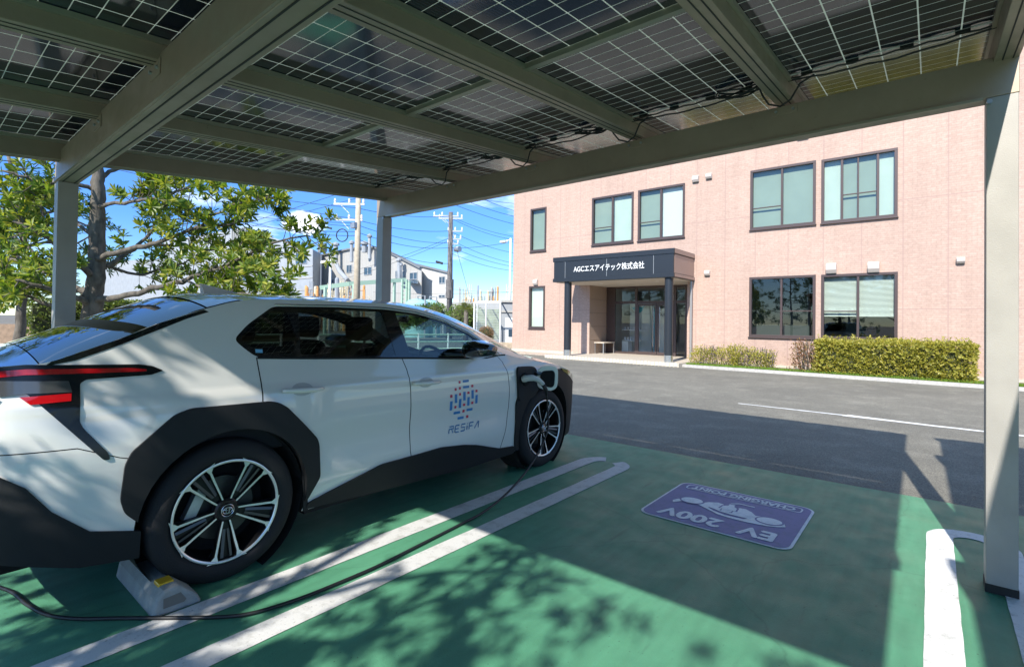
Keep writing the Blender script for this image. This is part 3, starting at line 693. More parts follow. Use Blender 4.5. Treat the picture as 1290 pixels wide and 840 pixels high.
MB().box((-8.62, 19.6, .14), (-7.75, 19.63, 1.95)).build('banner_sheet', M['blind_white'], bn); MB().box((-8.66, 19.58, .14), (-8.60, 19.597, 1.95)).build('edge_stripe', mat('teal', (.02, .25, .35), .5), bn)
vs, fs = text_mesh('AGC', .2); vs = fit(vs, .62, .15)
MB().add([(-8.15+x, 19.594, 1.72+y) for x, y in vs], fs).build('lettering', mat('grey_lettering', (.12, .12, .13), .6), bn)
bench = thing('bench', (-10.1, 18.5, .12), 'small pale bench against the stone wall in the entrance recess', 'bench')
MB().box((-10.44, 17.95, .54), (-9.98, 18.85, .58)).build('seat', M['step_stone'], bench)
for x in (-10.40, -10.02):
    for y in (17.98, 18.82): MB().box((x-.02, y-.02, .12), (x+.02, y+.02, .539)).build('leg', M['chrome'], bench)
MB().tube([(-6.38, 17.5, .02), (-6.38, 17.5, 2.84)], .045, 12).build('downpipe', mat('grey_pipe', (.35, .33, .31), .4, .4), bld, smooth=True)
# planting strip kerb in front of the facade
kb = MB(); kp = [(-6.09, 16.05), (-5.2, 15.98), (7.2, 15.72)]
for (a, b) in zip(kp, kp[1:]): kb.bar((a[0], a[1], .03), (b[0], b[1], .03), .12, .10)
kb.bar((-6.09, 16.05, .03), (-6.05, 17.55, .03), .12, .10)
structure(kb.build('kerb', mat('concrete_kerb', (.42, .40, .37), .85, var=.15, vscale=15)))
structure(MB().add([(-6.05, 16.1, .045), (-5.2, 16.03, .045), (7.2, 15.78, .045), (7.2, WY-.01, .045), (-6.05, WY-.01, .045)], [(0, 1, 2, 3, 4)]).build('planting_bed', mat('soil', (.11, .10, .06), .95, var=.4, vscale=8, bump=.6, bscale=30)))
structure(MB().box((-14.6, 16.9, -.01), (-11.26, WY-.022, .05)).build('paved_strip', mat('beige_paving', (.42, .34, .27), .8, var=.2, vscale=12)))

# ------------------------------------------------------------------ the white car
def lerp(tab,x):
    if x<=tab[0][0]: return tab[0][1]
    for (a,va),(b,vb) in zip(tab,tab[1:]):
        if x<=b:
            t=(x-a)/(b-a); return va+(vb-va)*t
    return tab[-1][1]
def pch(tab,x):
    # smooth monotone-ish cubic (catmull via finite differences)
    n=len(tab)
    if x<=tab[0][0]: return tab[0][1]
    if x>=tab[-1][0]: return tab[-1][1]
    for i in range(n-1):
        if x<=tab[i+1][0]: break
    x0,y0=tab[i];x1,y1=tab[i+1];h=x1-x0;d=(y1-y0)/h
    def slope(j):
        if j==0: return (tab[1][1]-tab[0][1])/(tab[1][0]-tab[0][0])
        if j==n-1: return (tab[-1][1]-tab[-2][1])/(tab[-1][0]-tab[-2][0])
        a=(tab[j][1]-tab[j-1][1])/(tab[j][0]-tab[j-1][0]);b=(tab[j+1][1]-tab[j][1])/(tab[j+1][0]-tab[j][0])
        return 0 if a*b<=0 else 2*a*b/(a+b)
    m0,m1=slope(i),slope(i+1);t=(x-x0)/h
    return y0*(1+2*t)*(1-t)**2+m0*h*t*(1-t)**2+y1*t*t*(3-2*t)+m1*h*t*t*(t-1)
WZ=[(.1,.84),(.25,.875),(.4,.895),(.55,.908),(.7,.913),(.85,.905),(.95,.893),(1.0,.880),(1.06,.860),(1.5,.70),(1.58,.64)]
PL=[(-.95,.80),(-.9,.86),(-.8,.92),(-.65,.96),(-.4,.985),(-.1,1.),(2.9,1.),(3.2,.965),(3.45,.885),(3.6,.79),(3.72,.67),(3.78,.5)]
def W(s,z):
    w=pch(WZ,z)*pch(PL,s)
    k=max(0,min(1,(1.02-z)/.1))
    w+=k*(.02*math.exp(-((s)/.5)**2)+.02*math.exp(-((s-2.85)/.45)**2))
    return w

CX, CY = -3.76, 1.1456
car = thing('electric_car', (CX, CY, 0), 'white electric crossover with black wheel arches, plugged into a charging cable', 'car')
car['_o'] = [0, 0, 0]
def paint():
    m, n, l, b = node_mat('white_pearl_paint')
    b.inputs['Base Color'].default_value = (.66, .655, .61, 1); b.inputs['Roughness'].default_value = .32
    b.inputs['Coat Weight'].default_value = 1; b.inputs['Coat Roughness'].default_value = .02; b.inputs['Coat IOR'].default_value = 1.6; return m
M['paint'] = paint()
M['clad'] = mat('black_cladding', (.011, .012, .013), .6, spec=.3, bump=.12, bscale=400)
M['gloss'] = mat('gloss_black', (.006, .006, .007), .08, coat=1)
M['liner'] = mat('dark_liner', (.006, .006, .006), .9)
M['tyre'] = mat('tyre_rubber', (.009, .009, .010), .8, bump=.2, bscale=150)
M['rim_dark'] = mat('rim_dark', (.02, .02, .022), .3, .6)
M['rim_face'] = mat('rim_machined', (.78, .78, .78), .32, .8)
M['glass_dark'] = glass_mat('privacy_glass', (.14, .16, .15), 1, 0, 1.52)
M['glass_front'] = glass_mat('green_tint_glass', (.55, .66, .64), 1, 0, 1.52)
M['glass_roof'] = glass_mat('hatch_glass', (.06, .065, .065), 1, 0, 1.6)
M['red'] = mat('red_lens', (.42, .004, .008), .1, coat=1)
M['clear_lens'] = mat('clear_lens', (.09, .09, .09), .15, .4, coat=1)
M['seat'] = mat('seat_fabric', (.02, .02, .022), .9)

ZR_ = [(-.96, 1.10), (-.9, 1.13), (-.80, 1.155), (-.68, 1.185), (-.46, 1.272), (-.29, 1.35), (-.06, 1.43), (.12, 1.478), (.31, 1.495), (.6, 1.50), (1.12, 1.497), (1.4, 1.468), (1.65, 1.412), (1.9, 1.315), (2.1, 1.20), (2.26, 1.105), (2.4, 1.065), (2.7, 1.015), (3.0, .965), (3.3, .893), (3.5, .82), (3.65, .735), (3.78, .62)]
ZC_ = [(-.96, 1.13), (-.9, 1.165), (-.8, 1.20), (-.74, 1.225), (-.46, 1.345), (-.21, 1.45), (-.05, 1.505), (.12, 1.533), (.3, 1.543), (.6, 1.548), (1.0, 1.553), (1.4, 1.547), (1.7, 1.52), (2.0, 1.455), (2.3, 1.355), (2.6, 1.21), (2.78, 1.10), (2.86, 1.065), (3.0, 1.062), (3.25, 1.01), (3.5, .91), (3.65, .81), (3.78, .66)]
zr = lambda s: pch(ZR_, s)
zc = lambda s: pch(ZC_, s)
def WW(s, z):
    # shell half width with character lines: a shoulder crease, a hollow lower door
    w = W(s, z)
    mid = max(0, min(1, (s-.35)/.3))*max(0, min(1, (2.45-s)/.3))
    w -= .014*mid*math.exp(-((z-.62)/.11)**2)
    w += .010*mid*math.exp(-((z-.42)/.08)**2)
    c = .955+.05*max(0, (1.3-s))*.3
    w += .006*math.exp(-((z-c)/.025)**2)
    # pinch under the tail lamp, flare towards the arch
    w -= .012*math.exp(-((s+.55)/.16)**2)*math.exp(-((z-.93)/.12)**2)
    return w
def surf(s, z, off=0, side=1): return (side*(WW(s, z)+off), s, z)
def nrm(s, z, side=1):
    e = .006; ds = (WW(s+e, z)-WW(s-e, z))/(2*e); dz = (WW(s, z+e)-WW(s, z-e))/(2*e)
    v = Vector((1, -ds, -dz)).normalized(); return (side*v.x, v.y, v.z)
def cdt_region(polys, keep, step=.045, extra=None):
    """triangulate region: polys are constraint loops in (s,z); keep(s,z) picks triangles"""
    vs, es, k = [], [], 0
    for p, closed in polys:
        n = len(p); vs += [Vector(q) for q in p]; es += [(k+i, k+i+1) for i in range(n-1)]
        if closed: es.append((k+n-1, k))
        k += n
    s0 = min(v[0] for v in vs); s1 = max(v[0] for v in vs); z0 = min(v[1] for v in vs); z1 = max(v[1] for v in vs)
    bound = np.array([tuple(v) for v in vs])
    i = s0
    while i < s1:
        j = z0
        while j < z1:
            if keep(i, j) and np.min((bound[:, 0]-i)**2+(bound[:, 1]-j)**2) > (step*.45)**2: vs.append(Vector((i, j)))
            j += step*.6
        i += step
    V, E, Fc, *_ = delaunay_2d_cdt(vs, es, [], 0, 1e-5)
    V = [tuple(v) for v in V]; out = []
    for t in Fc:
        a = sum(V[q][0] for q in t)/3; b = sum(V[q][1] for q in t)/3
        if keep(a, b): out.append(tuple(t))
    return V, out
def dens(p, closed=True, step=.03):
    o = []; n = len(p)
    for i in range(n if closed else n-1):
        a, b = p[i], p[(i+1) % n]; d = math.hypot(b[0]-a[0], b[1]-a[1]); k = max(1, int(d/step))
        for j in range(k): t = j/k; o.append((a[0]+(b[0]-a[0])*t, a[1]+(b[1]-a[1])*t))
    if not closed: o.append(p[-1])
    return o
def rounded(p, r=.03, n=4):
    """round polygon corners"""
    o = []; N = len(p)
    for i in range(N):
        a, b, c = Vector(p[i-1]), Vector(p[i]), Vector(p[(i+1) % N])
        u, v = (a-b), (c-b); ru = min(r, u.length*.45); rv = min(r, v.length*.45)
        A = b+u.normalized()*ru; B = b+v.normalized()*rv
        for k in range(n+1):
            t = k/n; q = A*(1-t)**2+b*2*t*(1-t)+B*t*t; o.append((q.x, q.y))
    return o
def shell(name, V, Fc, off, m, side=1, rim=0, parent=None, curve=None, flip=False):
    used = sorted({i for t in Fc for i in t}); ix = {q: i for i, q in enumerate(used)}
    fo = curve or (lambda s, z: off)
    vs = [surf(V[q][0], V[q][1], fo(V[q][0], V[q][1]), side) for q in used]; ns = [nrm(V[q][0], V[q][1], side) for q in used]
    fs = []
    for t in Fc:
        t = [ix[q] for q in t]
        A, B, C_ = [Vector(vs[q]) for q in t[:3]]
        if (B-A).cross(C_-A).dot(Vector(ns[t[0]])) < 0: t = t[::-1]
        fs.append(tuple(t))
    nf = len(fs)
    if rim:
        ec = {}
        for t in fs:
            for a, b in zip(t, t[1:]+t[:1]): ec.setdefault((min(a, b), max(a, b)), []).append((a, b))
        bd = [l_[0] for l_ in ec.values() if len(l_) == 1]
        mp_ = {}
        for a, b in bd:
            for q in (a, b):
                if q not in mp_:
                    s, z = V[used[q]]; mp_[q] = len(vs); vs.append(surf(s, z, fo(s, z)-rim, side)); ns.append(None)
        rims = []
        for a, b in bd: rims.append((b, a, mp_[a], mp_[b]))
        fs += rims
    me = bpy.data.meshes.new(name); me.from_pydata(vs, [], fs); me.materials.append(m)
    me.polygons.foreach_set('use_smooth', [i < nf for i in range(len(fs))])
    nn = []
    for pi, p_ in enumerate(me.polygons):
        for li in p_.loop_indices:
            vi = me.loops[li].vertex_index; nn.append(ns[vi] if (pi < nf and ns[vi]) else tuple(p_.normal))
    me.normals_split_custom_set(nn)
    o = bpy.data.objects.new(name, me); COL.objects.link(o); o.parent = parent or car; o['_o'] = [0, 0, 0]
    return o
def drape(name, poly, off, m, rim=.0, parent=None, step=.05, sides=(1, -1), holes=(), curve=None, dn=.03):
    P = dens(poly, True, dn); H = [dens(h, True, dn) for h in holes]
    keep = lambda s, z: inside(P, s, z) and not any(inside(h, s, z) for h in H)
    V, Fc = cdt_region([(P, True)]+[(h, True) for h in H], keep, step)
    return [shell(name, V, Fc, off, m, sd, rim, parent if parent is None or not isinstance(parent, dict) else parent[sd], curve) for sd in sides]

# outlines in (distance ahead of the rear axle, height)
def archc(c, r, a0, a1, n=26): return [(c+r*math.cos(R(a0+(a1-a0)*i/n)), .375+r*math.sin(R(a0+(a1-a0)*i/n))) for i in range(n+1)]
RA = archc(.015, .425, -25, 205); FA = archc(2.865, .425, -25, 205)
DLO = [(.055, 1.262), (.10, 1.215), (.165, 1.16), (.5, 1.142), (1.28, 1.107), (1.72, 1.083), (2.06, 1.072), (2.235, 1.087), (2.07, 1.182), (1.90, 1.275), (1.65, 1.372), (1.39, 1.430), (1.12, 1.455), (.7, 1.46), (.30, 1.452), (.14, 1.345)]
DLO = rounded(DLO, .035)
bot = [(-.93, .42), (-.5, .30), (-.40, .26), (.5, .24), (2.4, .22), (3.3, .20), (3.6, .22), (3.74, .30)]
top = [(s, zr(s)) for s in [3.74-.05*i for i in range(94)] if s > -.93]+[(-.93, zr(-.93))]
BODY = bot+top
cutq = [(.165, 1.16), (.172, 1.03), (.165, .92), (.17, .79)]
cutm = [(1.175, 1.115), (1.20, 1.03), (1.213, .90), (1.213, .62), (1.215, .45), (1.27, .24)]
cutf = [(2.20, 1.08), (2.25, 1.03), (2.295, .92), (2.305, .80), (2.30, .63), (2.27, .45), (2.21, .22)]
cutb = [(-.93, .805), (-.62, .80), (-.47, .735), (-.42, .72)]      # bumper seam
def side_of(cut, s, z, vert=True):
    c = sorted(cut, key=lambda q: q[1]); return s-lerp([(q[1], q[0]) for q in c], z)
G_ = .0034
def off_line(cut, d, vert=True): return [(a+d, b) if vert else (a, b+d) for a, b in cut]
inb = lambda s, z: inside(BODY, s, z) and not inside(DLO, s, z) and not inside(RA, s, z) and not inside(FA, s, z)
def sel(s, z):
    if not inb(s, z): return None
    q, m_, f = side_of(cutq, s, z), side_of(cutm, s, z), side_of(cutf, s, z)
    if z < 1.16 and z > .78 and abs(q) < G_: return 'gap'
    if z < 1.115 and abs(m_) < G_: return 'gap'
    if z < 1.08 and abs(f) < G_: return 'gap'
    if s < -.41:
        b = z-lerp(cutb, s)
        if abs(b) < G_*.7: return 'gap'
        if b < 0: return 'rear_bumper'
    if z > 1.125 or (q < 0): return 'rear_quarter_panel' if s < 2.2 else 'front_fender'
    if m_ < 0: return 'rear_door'
    if f < 0: return 'front_door'
    return 'front_fender'
loops = [(dens(BODY, True, .03), True), (dens(DLO, True, .02), True), (RA, True), (FA, True)]
for c in (cutq, cutm, cutf):
    for d in (-G_, G_): loops.append((dens(off_line(c, d), False, .03), False))
for d in (-G_*.7, G_*.7): loops.append((dens(off_line(cutb, d, False), False, .03), False))
V, Fc = cdt_region(loops, inb, .042)
grp = {}
for t in Fc:
    a = sum(V[q][0] for q in t)/3; b = sum(V[q][1] for q in t)/3; k = sel(a, b)
    if k and k != 'gap': grp.setdefault(k, []).append(t)
doors = {}
for sd in (1, -1):
    for k, t in grp.items(): doors[(k, sd)] = shell(k, V, t, 0, M['paint'], sd, .0)
V2, F2 = cdt_region(loops[:4], inb, .08)
for sd in (1, -1): shell('inner_panel', V2, F2, -.022, M['liner'], sd)

# roof, hatch, windscreen, bonnet: top surface split at stations
def topsurf(name, s0, s1, m, off=0, t0=0., t1=1., n=30, nt_=20, ex=None, parent=None, full=True):
    mb = MB(); k = 0; ns = n; rows = []
    for i in range(ns+1):
        s = s0+(s1-s0)*i/ns; z0 = zr(s); w0 = WW(s, z0); Z = zc(s)
        e = 2.1 if s < 1.4 or s > 2.85 else 2.1+.9*math.sin(math.pi*min(1, max(0, (s-1.4)/1.45)))
        row = []
        ts = [t0+(t1-t0)*j/nt_ for j in range(nt_+1)]
        half = [(w0*(1-t), z0+(Z-z0)*(1-(1-t)**e)+off) for t in ts]
        row = half+[(-a, b) for a, b in half[::-1]][(1 if t1 == 1. else 0):]
        rows.append([(a, s, b) for a, b in row])
    nn = len(rows[0]); vs = [v for r_ in rows for v in r_]
    fs = [(i*nn+j, (i+1)*nn+j, (i+1)*nn+j+1, i*nn+j+1) for i in range(ns) for j in range(nn-1)]
    mb.add(vs, fs); return mb.build(name, m, parent or car, smooth='all')
topsurf('tail_deck', -.93, -.74, M['gloss'], .0)
topsurf('hatch_glass', -.735, -.062, M['glass_roof'], .0, .0, 1.)
topsurf('roof_spoiler', -.06, .12, M['paint'], .006)
topsurf('spoiler_gap', .118, .13, M['liner'], -.004)
topsurf('roof', .128, 1.50, M['paint'], 0)
topsurf('roof_front', 1.50, 1.56, M['gloss'], 0)
topsurf('windscreen', 1.56, 2.80, M['glass_front'], .0, .10, 1., n=36)
# A pillars and scuttle
for sgn_ in (1, -1):
    mb = MB(); vs = []; N = 30
    for i in range(N+1):
        s = 1.50+(2.82-1.50)*i/N; z0 = zr(s); w0 = WW(s, z0); Z = zc(s); e = 2.1+.9*math.sin(math.pi*min(1, max(0, (s-1.4)/1.45)))
        for t in (0, .03, .06, .10): vs.append((sgn_*w0*(1-t), s, z0+(Z-z0)*(1-(1-t)**e)+.001))
    fs = [(i*4+j, (i+1)*4+j, (i+1)*4+j+1, i*4+j+1) for i in range(N) for j in range(3)]
    mb.add(vs, fs).build('a_pillar', M['paint'], car, smooth='all')
topsurf('bonnet', 2.815, 3.74, M['paint'], 0)
# tail and nose caps 
def cap(name, s, sg, z0, m, zt, bulge, parent=None, wfac=1., zmin=None):
    mb = MB(); nx_, nz_ = 24, 10; vs = []
    for j in range(nz_+1):
        for i in range(nx_+1):
            z = z0+(zt-z0)*j/nz_; u = -1+2*i/nx_; w = W(s, z)*wfac; vs.append((u*w, s+sg*bulge*(1-u*u)*(.6+.4*math.sin(math.pi*j/nz_)), z))
    mb.add(vs, [(j*(nx_+1)+i, j*(nx_+1)+i+1, (j+1)*(nx_+1)+i+1, (j+1)*(nx_+1)+i) for j in range(nz_) for i in range(nx_)])
    return mb.build(name, m, car, smooth='all')
cap('tailgate', -.93, -1, .62, M['paint'], zr(-.93), .07)
cap('lower_bumper', -.93, -1, .28, M['clad'], .62, .09)
mb = MB(); vs = []; NB = [(.22, .02), (.27, .09), (.34, .12), (.42, .09), (.55, .055), (.68, .04), (.78, .0)]
for j in range(15):
    z = .22+(zr(3.74)-.22)*j/14
    for i in range(25): u = -1+2*i/24; vs.append((u*W(3.74, z), 3.74+pch(NB, z)*(1-abs(u)**2.5), z))
mb.add(vs, [(j*25+i, j*25+i+1, (j+1)*25+i+1, (j+1)*25+i) for j in range(14) for i in range(24)]).build('front_bumper', M['clad'], car, smooth='all')
mb = MB()
for i in range(17):
    u = -1+2*i/16; mb.v += [(u*.80, -.94-.075*(1-u*u), 1.065), (u*.80, -.94-.075*(1-u*u), 1.095)]
mb.f += [(2*i, 2*i+2, 2*i+3, 2*i+1) for i in range(16)]
mb.build('tail_light_bar', M['red'], car)
# black plastic: arches, sill, lower bumper
rcl = [(.44, .30), (.515, .43), (.505, .62), (.49, .665), (.41, .755), (.30, .875), (.25, .908), (.20, .92), (-.19, .928), (-.26, .905), (-.43, .755), (-.455, .70), (-.468, .54), (-.45, .475), (-.39, .41)]
rcl = rounded(rcl, .02, 3)
arch_in = [q for q in archc(.015, .425, 14, 178)]
def clad_arch(outer, c, name, a0, a1):
    h = archc(c, .418, -60, 240, 34)
    drape(name, outer, .014, M['clad'], .03, step=.05, holes=(), curve=None) if False else None
    P = dens(outer, True, .025)
    keep = lambda s, z: inside(P, s, z) and not inside(h, s, z)
    V_, F_ = cdt_region([(P, True), (h, True)], keep, .04)
    for sd in (1, -1): shell(name, V_, F_, .014, M['clad'], sd, .05)
rear_out = rcl[:]+[(-.30, .36), (.30, .28)]
clad_arch(rear_out, .015, 'rear_arch_cladding', 0, 0)
fcl = rounded([(2.42, .22), (2.395, .36), (2.385, .66), (2.42, .73), (2.62, .84), (2.76, .925), (2.9, .945), (3.12, .905), (3.3, .855), (3.52, .755), (3.66, .64), (3.72, .5), (3.68, .30), (3.55, .205), (3.35, .20), (2.8, .24)], .025, 3)
clad_arch(fcl, 2.865, 'front_arch_cladding', 0, 0)
drape('sill_cladding', rounded([(.45, .285), (.97, .41), (1.23, .415), (1.51, .425), (1.75, .40), (1.91, .37), (2.21, .285), (2.41, .27), (2.41, .205), (1.9, .19), (.9, .225), (.44, .25)], .02, 3), .016, M['clad'], .05)
drape('bumper_cladding', [(-.93, .74), (-.86, .72), (-.78, .66), (-.70, .545), (-.57, .425), (-.42, .385), (-.385, .375), (-.385, .245), (-.6, .27), (-.93, .38)], .012, M['clad'], .04)
# tail lamp: black surround, red blade, clear block
M['lamp_black'] = mat('lamp_black', (.005, .005, .006), .22)
lamp = drape('tail_lamp', rounded([(-.93, 1.155), (-.78, 1.168), (-.385, 1.152), (-.335, 1.142), (-.29, 1.117), (-.34, 1.100), (-.585, 1.095), (-.607, 1.08), (-.612, .915), (-.60, .885), (-.515, .765), (-.508, .735), (-.53, .735), (-.70, .95), (-.78, 1.05), (-.93, 1.06)], .008, 2), .007, M['lamp_black'], .02)
for sd, L_ in zip((1, -1), lamp):
    drape('red_blade', [(-.93, 1.139), (-.78, 1.150), (-.42, 1.137), (-.36, 1.128), (-.36, 1.118), (-.78, 1.126), (-.93, 1.113)], .010, M['red'], .01, parent=L_, sides=(sd,))
    drape('clear_block', [(-.86, 1.105), (-.645, 1.093), (-.635, 1.045), (-.78, 1.048), (-.86, 1.04)], .010, M['clear_lens'], .01, parent=L_, sides=(sd,), step=.02)
    drape('red_block', [(-.80, 1.035), (-.637, 1.040), (-.640, 1.008), (-.77, 1.003)], .010, M['red'], .01, parent=L_, sides=(sd,), step=.02)
# headlamp
hl = drape('headlight', rounded([(3.12, .920), (3.30, .888), (3.5, .815), (3.63, .74), (3.62, .705), (3.48, .755), (3.30, .838), (3.16, .885)], .01, 2), .018, M['clear_lens'], .02)
# hatch side trim (black band along the glass)
drape('hatch_trim', [(-.70, zr(-.70)-.001), (-.46, zr(-.46)-.001), (-.29, zr(-.29)-.001), (-.08, zr(-.08)-.001), (-.055, zr(-.055)-.02), (-.16, 1.375), (-.29, 1.318), (-.46, 1.243), (-.62, 1.180), (-.72, 1.160)], .003, M['gloss'], .01)

# side glass and trims
inset = [(.085, 1.262), (.175, 1.182), (.36, 1.172), (.30, 1.32), (.235, 1.375)]
def frame_ring():
    P = dens(DLO, True, .02)
    gl = {'quarter_window': rounded([(.095, 1.262), (.19, 1.178), (.375, 1.168), (.43, 1.25), (.38, 1.425), (.31, 1.435), (.155, 1.34)], .015, 2),
          'rear_door_window': rounded([(.43, 1.166), (1.135, 1.125), (1.085, 1.435), (.72, 1.442), (.46, 1.437)], .015, 2),
          'front_door_window': rounded([(1.27, 1.120), (1.72, 1.098), (2.02, 1.088), (1.96, 1.228), (1.88, 1.270), (1.64, 1.357), (1.39, 1.412), (1.20, 1.434)], .02, 2),
          'front_quarter_window': rounded([(2.035, 1.090), (2.175, 1.094), (2.06, 1.172), (1.985, 1.212)], .008, 2)}
    for side in (1, -1):
        H = [dens(g_, True, .03) for g_ in gl.values()]
        keep = lambda s, z: inside(P, s, z) and not any(inside(h, s, z) for h in H)
        Vf, Ff = cdt_region([(P, True)]+[(h, True) for h in H], keep, .04)
        fr_ = shell('window_surround', Vf, Ff, -.007, M['gloss'], side, .015)
        for k, g_ in gl.items():
            Vg, Fg = cdt_region([(dens(g_, True, .03), True)], lambda s, z: inside(g_, s, z), .07)
            shell(k, Vg, Fg, -.009, M['glass_front'] if 'front' in k else M['glass_dark'], side)
        # bright drip line along the top and A pillar
        pts = [surf(s, z, .004, side) for s, z in [(.31, 1.462), (.7, 1.470), (1.12, 1.465), (1.39, 1.441), (1.65, 1.384), (1.9, 1.288), (2.08, 1.190), (2.24, 1.095)]]
        MB().tube(pts, .0055, 6).build('window_moulding', M['alu'] if False else M['chrome'], car, smooth=True)
        MB().tube([surf(s, z, .0, side) for s, z in [(.17, 1.157), (.5, 1.139), (1.28, 1.104), (1.72, 1.080), (2.06, 1.069), (2.2, 1.08)]], .007, 6).build('belt_seal', M['clad'], car, smooth=True)
frame_ring()
st = drape('sticker', [(.165, 1.185), (.205, 1.183), (.205, 1.203), (.165, 1.205)], -.004, mat('blue_sticker', (.15, .4, .62), .5), 0, sides=(1,))

# door handles
def handle(s0, s1, z, par, side):
    L = s1-s0; cs = (s0+s1)/2
    P = [(cs+.075*math.cos(t)*.9, z+.038*math.sin(t)) for t in [2*math.pi*i/18 for i in range(18)]]
    Vh, Fh = cdt_region([(P, True)], lambda s, z_: inside(P, s, z_), .02)
    shell('handle_recess', Vh, Fh, .001, M['handle_dark'], side, 0, par, curve=lambda s, z_: .0016)
    pts = []; rs = []
    for i in range(13):
        t = i/12; s = s0+L*t; o_ = .012+.026*math.sin(math.pi*t)**.6
        pts.append(surf(s, z+.004-.01*t, o_, side)); rs.append(.007+.009*math.sin(math.pi*min(1, .12+t*.85))**.6)
    MB().tube(pts, rs, 10).build('door_handle', M['paint'], par, smooth='all')
M['handle_dark'] = mat('handle_recess_shade', (.42, .43, .41), .35, coat=.5)
for sd in (1, -1):
    handle(.275, .53, .965, doors[('rear_door', sd)], sd); handle(1.225, 1.49, .925, doors[('front_door', sd)], sd)
    # doors mirror
    bm_ = MB(); ctr = Vector((sd*1.01, 1.83, 1.155)); N1, N2 = 18, 12; vs = []
    for i in range(N1):
        a = 2*math.pi*i/N1
        for j in range(N2+1):
            t = -math.pi/2+math.pi*j/N2
            x = .135*math.sin(t); rr_ = abs(math.cos(t))**.55
            y = (.11 if math.cos(a) > 0 else .10)*math.copysign(abs(math.cos(a))**.7, math.cos(a))*rr_*(1.25 if math.cos(a) > 0 else 1)
            z = .073*math.copysign(abs(math.sin(a))**.7, math.sin(a))*rr_*(1-.15*(x*sd > 0))
            vs.append((ctr.x+x, ctr.y+y-.03, ctr.z+z))
    bm_.add(vs, [((i*(N2+1)+j), (i*(N2+1)+j+1), (((i+1) % N1)*(N2+1)+j+1), (((i+1) % N1)*(N2+1)+j)) for i in range(N1) for j in range(N2)])
    mm = bm_.build('door_mirror', M['gloss'], car, smooth='all')
    MB().hexa([(sd*.86, 1.93, 1.085), (sd*.98, 1.86, 1.085), (sd*.98, 1.93, 1.085), (sd*.86, 2.03, 1.085), (sd*.84, 1.93, 1.112), (sd*.98, 1.86, 1.12), (sd*.98, 1.93, 1.12), (sd*.84, 2.03, 1.112)]).build('mirror_arm', M['gloss'], mm, bevel=.006)
    MB().hexa([(sd*1.01, 1.845, 1.10), (sd*1.123, 1.86, 1.105), (sd*1.123, 1.99, 1.105), (sd*1.01, 1.99, 1.10), (sd*1.01, 1.842, 1.113), (sd*1.127, 1.858, 1.118), (sd*1.127, 1.99, 1.118), (sd*1.01, 1.99, 1.113)]).build('indicator', M['clear_lens'], mm)
# antenna fin
MB().hexa([(-.035, .17, 1.535), (.035, .17, 1.535), (.018, .42, 1.545), (-.018, .42, 1.545), (-.012, .155, 1.605), (.012, .155, 1.605), (.004, .33, 1.570), (-.004, .33, 1.570)]).build('antenna_fin', M['paint'], car, bevel=.01)

M['insert'] = mat('insert_grey', (.10, .105, .11), .35, .6)
